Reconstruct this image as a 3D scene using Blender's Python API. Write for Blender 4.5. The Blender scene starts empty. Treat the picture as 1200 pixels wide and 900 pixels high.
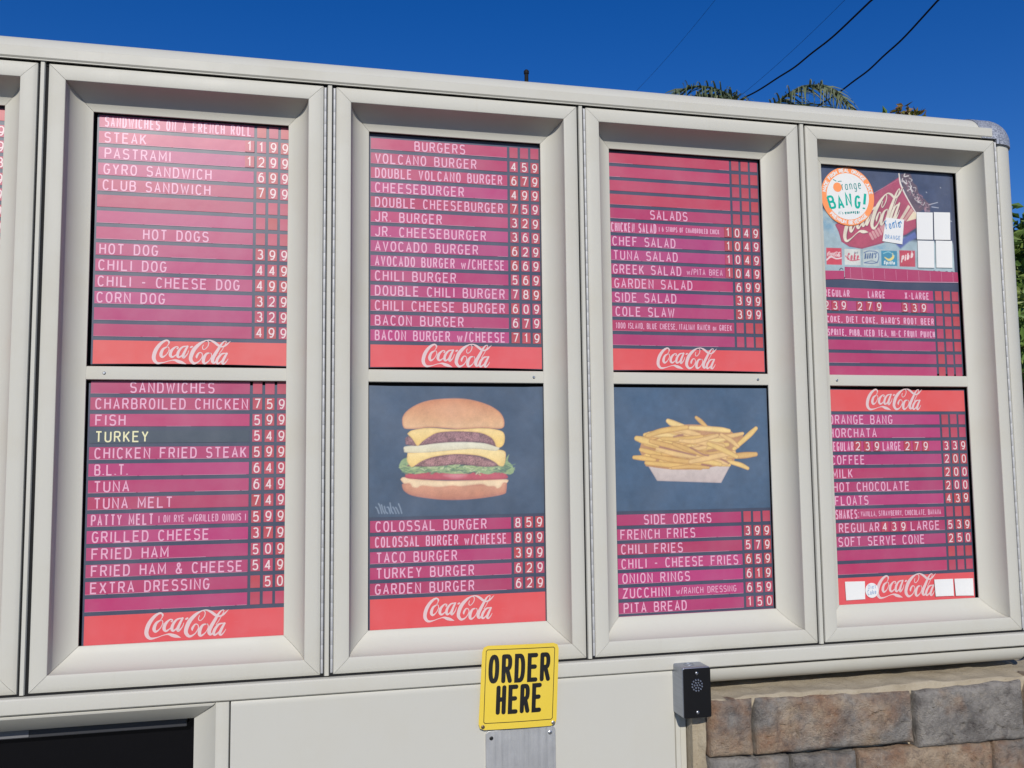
import bpy, math, random
import numpy as np
from mathutils import Vector, Matrix

# ------------------------------------------------------------------ camera, sky, sun, exposure
SC = bpy.context.scene
CAM_F = 1042.876                      # focal length in pixels of the 1200 px wide photograph
CAM_POS = np.array([0.54361909, -2.02547392, 1.34794427])
YAW, PITCH, ROLL = -0.22887212, 0.08427599, 0.01144299
def _rot(a, b, c):
    ca, sa, cb, sb, cc, sc = math.cos(a), math.sin(a), math.cos(b), math.sin(b), math.cos(c), math.sin(c)
    return np.array([[ca,-sa,0],[sa,ca,0],[0,0,1]]) @ np.array([[1,0,0],[0,cb,-sb],[0,sb,cb]]) @ np.array([[cc,0,sc],[0,1,0],[-sc,0,cc]])
CR = _rot(YAW, PITCH, ROLL)
cam = bpy.data.cameras.new("camera"); co = bpy.data.objects.new("camera", cam); SC.collection.objects.link(co)
cam.sensor_width = 36; cam.lens = 36*CAM_F/1200; cam.clip_start = 0.05; cam.clip_end = 3000
r_, f_, u_ = CR[:,0], CR[:,1], CR[:,2]
co.matrix_world = Matrix(((r_[0],u_[0],-f_[0],CAM_POS[0]),(r_[1],u_[1],-f_[1],CAM_POS[1]),(r_[2],u_[2],-f_[2],CAM_POS[2]),(0,0,0,1)))
SC.camera = co
def at(u, v, y):
    """point of the vertical plane at depth y seen at photograph pixel (u, v): used to read measurements off the photograph"""
    d = CR @ np.array([(u-600)/CAM_F, 1.0, -(v-450)/CAM_F]); t = (y-CAM_POS[1])/d[1]
    return CAM_POS + t*d

SUN_EL = math.radians(29.5); SUN_AZ = math.radians(11.0)      # 11 degrees to the left of the board's normal
w = bpy.data.worlds.new("World"); SC.world = w; w.use_nodes = True
nt = w.node_tree; bg = nt.nodes["Background"]
sky = nt.nodes.new("ShaderNodeTexSky"); sky.sky_type = 'NISHITA'; sky.sun_disc = False
sky.sun_elevation = SUN_EL; sky.sun_rotation = math.pi + SUN_AZ
sky.altitude = 600; sky.air_density = 1.0; sky.dust_density = 0.15; sky.ozone_density = 4.0
hs = nt.nodes.new("ShaderNodeHueSaturation"); hs.inputs["Hue"].default_value = 0.5175; hs.inputs["Saturation"].default_value = 1.34; hs.inputs["Value"].default_value = 1.12
nt.links.new(sky.outputs[0], hs.inputs["Color"]); nt.links.new(hs.outputs[0], bg.inputs[0])
bg.inputs[1].default_value = 0.085
sl = bpy.data.lights.new("sun", 'SUN'); sl.energy = 3.75; sl.angle = math.radians(0.5); sl.color = (1.0, 0.95, 0.86)
so = bpy.data.objects.new("sun", sl); SC.collection.objects.link(so)
to_sun = Vector((-math.sin(SUN_AZ)*math.cos(SUN_EL), -math.cos(SUN_AZ)*math.cos(SUN_EL), math.sin(SUN_EL)))
so.rotation_euler = to_sun.to_track_quat('Z', 'Y').to_euler(); so.location = (-3, -12, 9)
SC.view_settings.view_transform = 'Standard'; SC.view_settings.look = 'None'
SC.view_settings.exposure = 0.0; SC.view_settings.gamma = 1.0; SC.view_settings.use_curve_mapping = False

# ------------------------------------------------------------------ helpers
rng = random.Random(7); nrng = np.random.default_rng(7)
COL = SC.collection
ORG = {}
def lin(r, g=None, b=None):
    if g is None: r, g, b = r
    f = lambda c: (c/255/12.92) if c/255 <= 0.04045 else ((c/255+0.055)/1.055)**2.4
    return (f(r), f(g), f(b))
def mesh_obj(name, verts, faces, mat=None, parent=None, smooth=False, loc=None, mats=None, fm=None):
    """links ONE mesh object; verts in world coordinates; loc: its own origin (default: its thing's base)"""
    org = Vector(loc) if loc is not None else (ORG[parent.name] if parent else Vector((0,0,0)))
    v = np.asarray(verts, float).reshape(-1,3) - np.array(org)
    me = bpy.data.meshes.new(name); me.from_pydata(v.tolist(), [], [tuple(f) for f in faces])
    for m in (mats or ([mat] if mat else [])): me.materials.append(m)
    if fm is not None: me.polygons.foreach_set("material_index", np.asarray(fm, np.int32))
    if smooth: me.polygons.foreach_set("use_smooth", np.ones(len(me.polygons), bool))
    me.update()
    return link(name, me, parent, org)
def link(name, me, parent, org):
    o = bpy.data.objects.new(name, me); COL.objects.link(o)
    org = Vector(org)
    if parent:
        o.parent = parent; o.location = org - ORG[parent.name]
    else: o.location = org
    ORG[o.name] = org
    return o
def tag(o, label, cat, group=None, kind=None):
    o["label"] = label; o["category"] = cat
    if group: o["group"] = group
    if kind: o["kind"] = kind
    return o
def thing(name, loc, label, cat, group=None):
    o = bpy.data.objects.new(name, None); COL.objects.link(o); o.location = loc; ORG[o.name] = Vector(loc)
    o.empty_display_size = 0.05
    return tag(o, label, cat, group)
class MB:
    def __init__(s): s.v=[]; s.f=[]; s.m=[]
    def add(s, v, f, m=0):
        n=len(s.v); s.v += [tuple(map(float,p)) for p in v]; s.f += [tuple(i+n for i in q) for q in f]; s.m += [m]*len(f)
        return s
    def box(s, x0, x1, y0, y1, z0, z1, m=0):
        return s.add([(x0,y0,z0),(x1,y0,z0),(x1,y1,z0),(x0,y1,z0),(x0,y0,z1),(x1,y0,z1),(x1,y1,z1),(x0,y1,z1)],
              [(0,1,5,4),(1,2,6,5),(2,3,7,6),(3,0,4,7),(4,5,6,7),(3,2,1,0)], m)
    def prism(s, prof, a, b, put, m=0):
        """closed profile of 2D points extruded between a and b; put(p, t) -> 3D point"""
        n=len(prof)
        v=[put(p,a) for p in prof]+[put(p,b) for p in prof]
        f=[(i,(i+1)%n,n+(i+1)%n,n+i) for i in range(n)]+[tuple(range(n-1,-1,-1)),tuple(range(n,2*n))]
        return s.add(v,f,m)
    def tube(s, pts, r, n=10, m=0, cap=True):
        pts=[Vector(p) for p in pts]; rr=r if isinstance(r,(list,tuple)) else [r]*len(pts)
        V=[];F=[];up=Vector((0.31,0.17,0.93))
        for i,p in enumerate(pts):
            d=(pts[min(i+1,len(pts)-1)]-pts[max(i-1,0)]).normalized()
            a=d.cross(up); a=a.normalized() if a.length>1e-4 else d.orthogonal().normalized(); b=d.cross(a)
            for k in range(n):
                t=2*math.pi*k/n; V.append(tuple(p+a*(rr[i]*math.cos(t))+b*(rr[i]*math.sin(t))))
        for i in range(len(pts)-1):
            for k in range(n):
                F.append((i*n+k,i*n+(k+1)%n,(i+1)*n+(k+1)%n,(i+1)*n+k))
        if cap: F += [tuple(range(n-1,-1,-1)), tuple(range((len(pts)-1)*n,len(pts)*n))]
        return s.add(V,F,m)
    def lathe(s, prof, c, axis='y', n=20, m=0):
        """prof: (radius, along); closed by caps"""
        V=[];F=[]
        for r,h in prof:
            for k in range(n):
                t=2*math.pi*k/n; a,b=r*math.cos(t),r*math.sin(t)
                V.append((c[0]+a,c[1]+h,c[2]+b) if axis=='y' else (c[0]+a,c[1]+b,c[2]+h))
        for i in range(len(prof)-1):
            for k in range(n): F.append((i*n+k,i*n+(k+1)%n,(i+1)*n+(k+1)%n,(i+1)*n+k))
        F += [tuple(range(n-1,-1,-1)), tuple(range((len(prof)-1)*n,len(prof)*n))]
        return s.add(V,F,m)
    def build(s, name, mat=None, parent=None, smooth=False, loc=None, mats=None):
        return mesh_obj(name, s.v, s.f, mat, parent, smooth, loc, mats, s.m if mats else None)
def soften(o, width=0.0015, seg=2, angle=35):
    b=o.modifiers.new("edge","BEVEL"); b.width=width; b.segments=seg; b.limit_method='ANGLE'; b.angle_limit=math.radians(angle)
    return o
def autosmooth(o, deg=35):
    me=o.data; me.polygons.foreach_set("use_smooth", np.ones(len(me.polygons), bool))
    me.set_sharp_from_angle(angle=math.radians(deg)); return o

# ------------------------------------------------------------------ materials
def new_mat(name):
    m=bpy.data.materials.new(name); m.use_nodes=True
    return m, m.node_tree, m.node_tree.nodes["Principled BSDF"]
def N(t, kind, **kw):
    n=t.nodes.new(kind)
    for k,v in kw.items(): setattr(n,k,v)
    return n
def noise(t, scale, detail=4, rough=0.55, vec=None, obj=True, stretch=None):
    tc=N(t,"ShaderNodeTexCoord"); n=N(t,"ShaderNodeTexNoise"); n.inputs["Scale"].default_value=scale
    n.inputs["Detail"].default_value=detail; n.inputs["Roughness"].default_value=rough
    src=tc.outputs["Object" if obj else "Generated"]
    if stretch:
        mp=N(t,"ShaderNodeMapping"); mp.inputs["Scale"].default_value=stretch; t.links.new(src,mp.inputs[0]); src=mp.outputs[0]
    t.links.new(src,n.inputs["Vector"]); return n.outputs["Fac"]
def ramp(t, fac, stops):
    r=N(t,"ShaderNodeValToRGB"); e=r.color_ramp.elements
    while len(e)<len(stops): e.new(0.5)
    for k,(p,c) in enumerate(stops): e[k].position=p; e[k].color=(c[0],c[1],c[2],1) if isinstance(c,(tuple,list)) else (c,c,c,1)
    t.links.new(fac,r.inputs[0]); return r.outputs[0]
def mixc(t, fac, a, b, mode='MIX'):
    m=N(t,"ShaderNodeMix",data_type='RGBA',blend_type=mode)
    for sock,val in ((m.inputs[0],fac),(m.inputs[6],a),(m.inputs[7],b)):
        if hasattr(val,"is_output"): t.links.new(val,sock)
        else: sock.default_value = val if not isinstance(val,(tuple,list)) else (*val[:3],1)
    return m.outputs[2]
def bump(t, p, height, strength=0.1, dist=0.002):
    b=N(t,"ShaderNodeBump"); b.inputs["Strength"].default_value=strength; b.inputs["Distance"].default_value=dist
    t.links.new(height,b.inputs["Height"]); t.links.new(b.outputs[0],p.inputs["Normal"])
def painted(name, col, rough=0.42, dirt=(0.42,0.38,0.30), amount=0.22, spec=0.4):
    m,t,p=new_mat(name)
    big=noise(t,5,5,0.6); f=ramp(t,big,[(0.5,0.0),(0.75,amount)])
    fine=noise(t,60,6,0.7); f2=ramp(t,fine,[(0.66,0.0),(0.78,amount*1.3)])
    c=mixc(t,f,col,tuple(a*b/0.5 for a,b in zip(col,dirt)))
    c=mixc(t,f2,c,dirt)
    # rain streaks running down the paint
    st=noise(t,1.0,4,0.6,stretch=(90,90,2.2)); f3=ramp(t,st,[(0.60,0.0),(0.8,amount*0.7)])
    c=mixc(t,f3,c,dirt)
    t.links.new(c,p.inputs["Base Color"])
    rr=ramp(t,big,[(0.3,rough-0.06),(0.7,rough+0.1)]); t.links.new(rr,p.inputs["Roughness"])
    p.inputs["Specular IOR Level"].default_value=spec
    bump(t,p,noise(t,420,3,0.6),0.06,0.001)
    return m
M={}
M['white']=painted("white_paint",(0.520,0.508,0.452),0.52,spec=0.28)
M['panel']=painted("panel_paint",(0.505,0.495,0.445),0.46,amount=0.13)
M['inner']=painted("inner_paint",(0.66,0.655,0.61),0.42,amount=0.14)
def simple(name,col,rough=0.5,metal=0.0,spec=0.5):
    m,t,p=new_mat(name); n=noise(t,35,5,0.6)
    c=mixc(t,ramp(t,n,[(0.35,0.0),(0.75,0.35)]),col,tuple(x*0.72 for x in col)); t.links.new(c,p.inputs["Base Color"])
    p.inputs["Roughness"].default_value=rough; p.inputs["Metallic"].default_value=metal; p.inputs["Specular IOR Level"].default_value=spec
    return m
M['black']=simple("black_void",(0.006,0.006,0.007),0.7,0,0.2)
M['gapshade']=simple("dark_gap",(0.012,0.012,0.013),0.8,0,0.2)
M['steel']=simple("zinc_steel",(0.55,0.56,0.58),0.34,1.0)
M['hinge']=simple("dull_hinge",(0.50,0.50,0.50),0.55,0.25,0.4)
M['screwdark']=simple("rusty_screw",(0.20,0.15,0.11),0.45,0.8)
def speckled():
    m,t,p=new_mat("cast_aluminium"); n=noise(t,260,5,0.75)
    c=ramp(t,n,[(0.36,(0.10,0.11,0.14)),(0.5,(0.34,0.36,0.41)),(0.66,(0.62,0.64,0.68))]); t.links.new(c,p.inputs["Base Color"])
    p.inputs["Metallic"].default_value=0.35; p.inputs["Roughness"].default_value=0.5; bump(t,p,n,0.5,0.002); return m
M['cast']=speckled()
def brushed(name,col,rough=0.32,scale=(2,2,300),patch=0.3):
    m,t,p=new_mat(name); n=noise(t,1.0,6,0.6,stretch=scale); big=noise(t,26,5,0.65)
    c=mixc(t,ramp(t,big,[(0.4,0.0),(0.7,patch)]),col,tuple(min(1,x*1.35) for x in col))
    c=mixc(t,ramp(t,n,[(0.35,0.0),(0.7,0.3)]),c,tuple(x*0.7 for x in col)); t.links.new(c,p.inputs["Base Color"])
    p.inputs["Metallic"].default_value=0.9; t.links.new(ramp(t,n,[(0.3,rough),(0.7,rough+0.16)]),p.inputs["Roughness"]); bump(t,p,n,0.08,0.001); return m
M['plate']=brushed("brushed_aluminium",(0.60,0.60,0.60),0.45,(120,2,5),0.5)
M['boxside']=brushed("box_steel",(0.36,0.39,0.45),0.36,(3,3,200))
def plastic(name,col,rough=0.3,vary=0.0,dust=0.10,attr=None):
    """print or insert under a scuffed clear film: dust, faint scratches and a soft gloss"""
    m,t,p=new_mat(name)
    if attr:
        a=N(t,"ShaderNodeAttribute",attribute_name=attr); c=a.outputs["Color"]
    else:
        c=col
        if vary>0:
            oi=N(t,"ShaderNodeObjectInfo")
            h=N(t,"ShaderNodeHueSaturation"); h.inputs["Color"].default_value=(*col,1)
            mr=N(t,"ShaderNodeMapRange"); mr.inputs[3].default_value=0.5-vary*0.012; mr.inputs[4].default_value=0.5+vary*0.012
            t.links.new(oi.outputs["Random"],mr.inputs[0]); t.links.new(mr.outputs[0],h.inputs["Hue"])
            mv=N(t,"ShaderNodeMath",operation='MULTIPLY_ADD'); mv.inputs[1].default_value=vary*0.15; mv.inputs[2].default_value=1-vary*0.075
            fr=N(t,"ShaderNodeMath",operation='FRACT'); ml=N(t,"ShaderNodeMath",operation='MULTIPLY'); ml.inputs[1].default_value=7.31
            t.links.new(oi.outputs["Random"],ml.inputs[0]); t.links.new(ml.outputs[0],fr.inputs[0]); t.links.new(fr.outputs[0],mv.inputs[0]); t.links.new(mv.outputs[0],h.inputs["Value"])
            c=h.outputs[0]
    big=noise(t,7,5,0.6); f=ramp(t,big,[(0.35,dust*0.5),(0.75,dust*1.6)])
    c=mixc(t,f,c,(0.50,0.52,0.58))
    sc=noise(t,1.0,3,0.7,stretch=(14,14,300)); f2=ramp(t,sc,[(0.68,0.0),(0.80,0.12)])
    c=mixc(t,f2,c,(0.6,0.6,0.64))
    t.links.new(c,p.inputs["Base Color"])
    t.links.new(ramp(t,big,[(0.3,rough),(0.7,rough+0.12)]),p.inputs["Roughness"])
    p.inputs["Specular IOR Level"].default_value=0.5
    bump(t,p,noise(t,9,3,0.5),0.12,0.004)
    return m
M['strip']=plastic("magenta_insert",(0.405,0.019,0.118),vary=1.0,dust=0.09)
M['redstrip']=plastic("faded_red_insert",(0.45,0.028,0.080),vary=0.5,dust=0.09)
M['tile']=plastic("red_number_tile",(0.42,0.030,0.062),vary=0.9,dust=0.09)
M['edge_glint']=plastic("lit_edge_highlight",(0.50,0.24,0.34),dust=0.1)  # painted highlight: pale tone for the sunlit lower edge of the inserts
M['letter']=plastic("pale_letter",(0.70,0.37,0.50),dust=0.03)
M['digit']=plastic("pale_digit",(0.70,0.56,0.57),dust=0.03)
M['backing']=plastic("slate_backing",(0.040,0.050,0.090),dust=0.06)
M['darkstrip']=plastic("slate_insert",(0.035,0.052,0.075),dust=0.07)
M['yellowletter']=plastic("cream_letter",(0.74,0.70,0.42),dust=0.03)
M['banner']=plastic("red_banner",(0.66,0.062,0.062),dust=0.08,vary=0.25)
M['script']=plastic("script_white",(0.66,0.50,0.50),dust=0.03)
M['print']=plastic("faded_print",(1,1,1),attr="print",dust=0.06)
M['card']=plastic("white_card",(0.72,0.72,0.71),dust=0.0,rough=0.5)
M['orange']=plastic("orange_ink",(0.90,0.30,0.10),dust=0.02)
M['orangepale']=plastic("pale_orange_ink",(0.90,0.58,0.42),dust=0.02)
M['teal']=plastic("teal_ink",(0.005,0.40,0.30),dust=0.0)
M['darkteal']=plastic("dark_teal_ink",(0.01,0.24,0.22),dust=0.0)
M['blueink']=plastic("blue_ink",(0.03,0.22,0.50),dust=0.02)
M['yellow']=plastic("yellow_sign",(0.75,0.545,0.045),dust=0.03,rough=0.4)
M['blackink']=plastic("black_ink",(0.006,0.006,0.006),dust=0.0,rough=0.45)
M['blackface']=simple("black_faceplate",(0.008,0.008,0.009),0.28,0.0,0.5)
M['screen']=simple("dark_screen",(0.004,0.004,0.005),0.08,0,0.35)
M['housing']=simple("dark_housing",(0.035,0.036,0.042),0.45,0,0.4)
M['greyreflection']=simple("grey_reflection",(0.16,0.16,0.17),0.4,0,0.4)
M['cable']=simple("cable_sheath",(0.012,0.011,0.012),0.7,0,0.2)

# ------------------------------------------------------------------ lettering: a one-stroke alphabet
def ell(cx,cy,rx,ry,a0,a1,n=14,e=2.5):
    out=[]
    for i in range(n+1):
        a=math.radians(a0+(a1-a0)*i/n); c,s=math.cos(a),math.sin(a)
        out.append((cx+rx*math.copysign(abs(c)**(2/e),c), cy+ry*math.copysign(abs(s)**(2/e),s)))
    return out
FONT={
'A':[[(0,0),(.5,1),(1,0)],[(.17,.32),(.83,.32)]],
'B':[[(0,0),(0,1)],[(0,.53),(.55,.53)]+ell(.55,.765,.38,.235,-90,90,8)[1:]+[(0,1)],[(0,0),(.58,0)]+ell(.58,.265,.42,.265,-90,90,8)],
'C':[ell(.5,.5,.5,.5,38,322,22)],
'D':[[(0,0),(0,1),(.45,1)]+ell(.45,.5,.55,.5,90,-90,16)[1:]+[(0,0)]],
'E':[[(1,0),(0,0),(0,1),(1,1)],[(0,.53),(.85,.53)]],
'F':[[(0,0),(0,1),(1,1)],[(0,.52),(.82,.52)]],
'G':[ell(.5,.5,.5,.5,40,360,22)[:-3]+[(1,.44),(.55,.44)]],
'H':[[(0,0),(0,1)],[(1,0),(1,1)],[(0,.52),(1,.52)]],
'I':[[(.5,0),(.5,1)]],
'J':[[(1,1),(1,.3)]+ell(.5,.3,.5,.3,0,-165,10)[1:]],
'K':[[(0,0),(0,1)],[(.95,1),(0,.36)],[(.32,.58),(1,0)]],
'L':[[(0,1),(0,0),(1,0)]],
'M':[[(0,0),(0,1),(.5,.25),(1,1),(1,0)]],
'N':[[(0,0),(0,1),(1,0),(1,1)]],
'O':[ell(.5,.5,.5,.5,90,450,28)],
'P':[[(0,0),(0,1)],[(0,1),(.55,1)]+ell(.55,.74,.45,.26,90,-90,10)[1:]+[(0,.48)]],
'Q':[ell(.5,.5,.5,.5,90,450,28),[(.6,.25),(1.02,-.05)]],
'R':[[(0,0),(0,1)],[(0,1),(.55,1)]+ell(.55,.745,.42,.255,90,-90,10)[1:]+[(0,.49)],[(.52,.49),(1,0)]],
'S':[ell(.5,.755,.48,.245,25,270,14)+ell(.5,.255,.5,.255,90,-155,14)[1:]],
'T':[[(0,1),(1,1)],[(.5,1),(.5,0)]],
'U':[[(0,1),(0,.3)]+ell(.5,.3,.5,.3,180,360,12)[1:]+[(1,1)]],
'V':[[(0,1),(.5,0),(1,1)]],
'W':[[(0,1),(.25,0),(.5,.8),(.75,0),(1,1)]],
'X':[[(0,0),(1,1)],[(0,1),(1,0)]],
'Y':[[(0,1),(.5,.45),(1,1)],[(.5,.45),(.5,0)]],
'Z':[[(0,1),(1,1),(0,0),(1,0)]],
'0':[ell(.5,.5,.5,.5,90,450,28)],
'1':[[(.1,.80),(.55,1),(.55,0)]],
'2':[ell(.5,.70,.48,.30,165,-35,14)+[(.03,0),(1,0)]],
'3':[ell(.48,.755,.44,.245,150,-90,12),ell(.5,.265,.5,.265,90,-155,12)],
'4':[[(.72,0),(.72,1)],[(.72,1),(0,.28),(1,.28)]],
'5':[[(.92,1),(.12,1),(.06,.54)]+ell(.47,.31,.5,.31,120,-150,14)],
'6':[[(.86,.93),(.62,1),(.38,.96),(.14,.76),(.02,.5),(0,.34)],ell(.5,.33,.5,.33,90,450,22,2.2)],
'7':[[(0,1),(1,1),(.35,0)]],
'8':[ell(.5,.755,.42,.245,-90,270,18),ell(.5,.265,.5,.265,90,450,18)],
'9':[[(.14,.07),(.38,0),(.62,.04),(.86,.24),(.98,.5),(1,.66)],ell(.5,.67,.5,.33,90,450,22,2.2)],
'.':[[(.5,0),(.5,.09)]], ',':[[(.55,.08),(.4,-.14)]], "'":[[(.5,1),(.45,.78)]], ':':[[(.5,.08),(.5,.18)],[(.5,.6),(.5,.7)]],
'-':[[(.1,.45),(.9,.45)]], '/':[[(0,-.05),(1,1.05)]], '&':[[(1,0),(.24,.74)],ell(.45,.82,.24,.18,200,-20,8)+[(.1,.38)],ell(.42,.22,.40,.22,140,330,8)+[(1,.45)]],
'(':[ell(1.0,.45,.6,.62,130,230,8)], ')':[ell(0.0,.45,.6,.62,50,-50,8)], '!':[[(.5,1),(.5,.30)],[(.5,0),(.5,.09)]], '$':[ell(.5,.72,.48,.2,25,270,12)+ell(.5,.28,.5,.24,90,-155,12)[1:],[(.5,1.08),(.5,-.08)]],
'w':[[(0,.62),(.25,0),(.5,.5),(.75,0),(1,.62)]],
'o':[ell(.5,.31,.48,.31,90,450,18)], 'r':[[(.1,0),(.1,.62)],[(.1,.40)]+ell(.55,.40,.42,.21,170,60,6)],
'a':[ell(.45,.30,.43,.30,60,300,14),[(.88,.62),(.88,0)]], 'n':[[(.08,0),(.08,.62)],[(.08,.38)]+ell(.5,.38,.42,.24,170,0,8)+[(.92,0)]],
'g':[ell(.45,.30,.43,.30,60,300,14),[(.88,.62),(.88,-.08)]+ell(.47,-.08,.41,.2,0,-150,8)[1:]],
'e':[[(.05,.33),(.93,.33)]+ell(.5,.31,.45,.31,5,310,14)], 't':[[(.45,.92),(.45,.1),(.85,.02)],[(.1,.62),(.85,.62)]],
'i':[[(.5,0),(.5,.6)],[(.5,.8),(.5,.88)]], 'q':[ell(.45,.30,.43,.30,60,300,14),[(.88,.62),(.88,-.3)]], 's':[ell(.5,.46,.42,.16,25,270,8)+ell(.5,.15,.44,.15,90,-155,8)[1:]],
'p':[[(.1,.62),(.1,-.3)],ell(.52,.31,.42,.31,150,-150,14)], 'b':[[(.1,1),(.1,0)],ell(.52,.31,.42,.31,150,-150,14)], 'k':[[(.1,1),(.1,0)],[(.85,.62),(.1,.22)],[(.4,.38),(.9,0)]],
'l':[[(.5,1),(.5,0)]],
}
NARROW={'I':.30,'.':.25,',':.28,"'":.25,':':.25,'!':.3,'(':.4,')':.4,'1':.62,'i':.25,'l':.25,'-':.8,'J':.9,'W':1.35,'M':1.2,'w':1.2,'r':.65,'t':.6,' ':.75,'/':.7}
def advance(ch): return NARROW.get(ch,1.0)
def layout(text, x0, x1, gap=0.42):
    """[(char, left, width)] so that the line of text fills x0..x1"""
    tot=sum(advance(c) for c in text)+gap*(len(text)-1); u=(x1-x0)/tot; out=[]; x=x0
    for c in text:
        out.append((c,x,advance(c)*u)); x+=(advance(c)+gap)*u
    return out
def offset_line(pts, hw):
    """left and right borders of a stroke (mitred); hw: half width or list"""
    P=np.array(pts,float); keep=[0]+[i for i in range(1,len(P)) if np.hypot(*(P[i]-P[i-1]))>1e-7]
    P=P[keep]; n=len(P); H=np.full(n,hw,float) if np.isscalar(hw) else np.array(hw,float)[keep]
    closed=n>3 and np.hypot(*(P[0]-P[-1]))<1e-6
    L=np.zeros((n,2)); R=np.zeros((n,2))
    seg=P[1:]-P[:-1]; seg/=np.hypot(seg[:,0],seg[:,1])[:,None]; nor=np.stack([-seg[:,1],seg[:,0]],1)
    for i in range(n):
        a=nor[i-1] if i>0 else (nor[-1] if closed else nor[0]); b=nor[i] if i<n-1 else (nor[0] if closed else nor[-1])
        m=a+b; l=np.hypot(*m)
        if l<1e-6: m=a; k=1.0
        else: m=m/l; k=min(1/max(m@a,0.35),2.2)
        L[i]=P[i]+m*H[i]*k; R[i]=P[i]-m*H[i]*k
    return L,R
class Ink:
    """flat strokes on the plane x-z, each stroke a hair above the one before"""
    def __init__(s, y): s.y=y; s.k=0; s.b=MB()
    def stroke(s, pts, hw, put=lambda p:p, m=0):
        if len(pts)<2: return
        L,R=offset_line(pts,hw); y=s.y-0.00002*(s.k%12); s.k+=1; n=len(L)
        V=[put(p) for p in L]+[put(p) for p in R]
        s.b.add([(p[0],y,p[1]) for p in V],[(i,i+1,n+i+1,n+i) for i in range(n-1)],m)
    def text(s, text, x0, x1, z0, h, t, gap=0.42, put=lambda p:p, m=0):
        for c,x,wd in layout(text,x0,x1,gap):
            for st in FONT.get(c,[]):
                if c in "I1il!.:,'": px=[(x+wd*.5+(p[0]-.5)*min(wd,h*.5)*.9, p[1]) for p in st]
                else: px=[(x+t*.5+p[0]*(wd-t), p[1]) for p in st]
                s.stroke([(a, z0+t*.5+b*(h-t)) for a,b in px], t*.5, put, m)
    def poly(s, pts, m=0):
        y=s.y-0.00002*(s.k%12); s.k+=1
        s.b.add([(p[0],y,p[1]) for p in pts],[tuple(range(len(pts)))],m)
    def build(s, name, mat=None, parent=None, loc=None, mats=None): return s.b.build(name,mat,parent,loc=loc,mats=mats)
def catmull(pts, n=6):
    P=np.array(pts,float); Q=np.vstack([2*P[0]-P[1],P,2*P[-1]-P[-2]]); out=[]
    for i in range(1,len(Q)-2):
        for k in range(n):
            t=k/n; a,b,c,d=Q[i-1],Q[i],Q[i+1],Q[i+2]
            out.append(0.5*((2*b)+(c-a)*t+(2*a-5*b+4*c-d)*t*t+(3*b-a-3*c+d)*t**3))
    out.append(Q[-2]); return np.array(out)
# flowing script, (x, y, full width) in the pixels of one tenfold enlarged banner
SCRIPT_RAW=[
[(300,195,20),(303,168,22),(268,152,24),(200,195,40),(135,280,52),(103,370,52),(108,430,48),(150,468,32),(230,455,14),(300,430,10),(370,412,14)],
[(345,416,10),(385,415,28),(425,428,44),(475,440,38),(530,457,4)],
[(300,200,14),(285,222,10),(272,238,10)],
[(285,236,12),(225,275,32),(196,345,44),(215,382,30),(262,352,13),(300,292,11),(302,252,11),(280,235,12)],
[(300,280,9),(325,288,9),(350,262,9)],
[(410,262,24),(426,236,14),(392,233,18),(338,285,38),(320,345,42),(347,374,26),(402,335,12),(425,300,9)],
[(545,213,14),(482,230,24),(432,290,36),(417,350,38),(440,370,24),(492,320,13),(537,228,13)],
[(556,205,24),(512,290,34),(489,350,40),(503,371,24),(548,320,12),(566,272,8)],
[(583,230,14),(600,221,26),(620,211,16)],
[(762,180,10),(748,215,11),(757,242,12),(785,236,11),(822,190,12),(830,140,12),(805,120,14),(770,132,20),(710,172,40),(638,250,54),(598,340,52),(594,398,48),(635,440,34),(700,410,15),(746,340,13),(738,295,12),(705,292,18),(672,340,30),(672,370,12)],
[(795,118,10),(850,114,18),(910,140,34),(962,178,34),(1010,190,22),(1060,165,24),(1120,108,5)],
[(852,285,12),(802,300,28),(766,360,44),(761,415,42),(786,430,26),(836,390,12),(868,330,11),(862,290,10),(842,284,11)],
[(866,325,8),(885,336,8),(905,318,8)],
[(1058,112,10),(1035,118,14),(1000,155,26),(952,235,40),(892,340,48),(881,395,46),(905,415,26),(960,352,12),(985,310,8)],
[(1052,108,10),(1062,128,10),(1015,220,9),(965,296,9)],
[(1062,275,12),(1002,290,26),(952,350,38),(936,405,36),(960,420,24),(1012,370,13),(1057,288,12)],
[(1077,268,24),(1032,350,36),(1012,405,36),(1031,421,22),(1066,385,12),(1088,348,6)],
]
def script_norm():
    """strokes in a unit frame: x 0..1 over the logo's width, z 0 at its foot; the slope of the photographed banner taken out"""
    raw=[[( *at(165+x/10.909,705+y/10.909,0.0704)[[0,2]], wd) for x,y,wd in st] for st in SCRIPT_RAW]
    xs=[p[0] for s in raw for p in s]; zs=[p[1] for s in raw for p in s]
    x0,x1,z0=min(xs),max(xs),min(zs); W=x1-x0; ppm=(1120-75)/W
    return [np.array([((x-x0)/W,(z-z0)/W,wd/ppm/W*0.5) for x,z,wd in st]) for st in raw]
SCRIPT=[catmull(s,5) for s in script_norm()]
def draw_script(ink, x0, z0, width, put=lambda p:p):
    for s in SCRIPT:
        ink.stroke([(x0+p[0]*width,z0+p[1]*width) for p in s],[max(p[2],0.002)*width for p in s],put)

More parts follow.
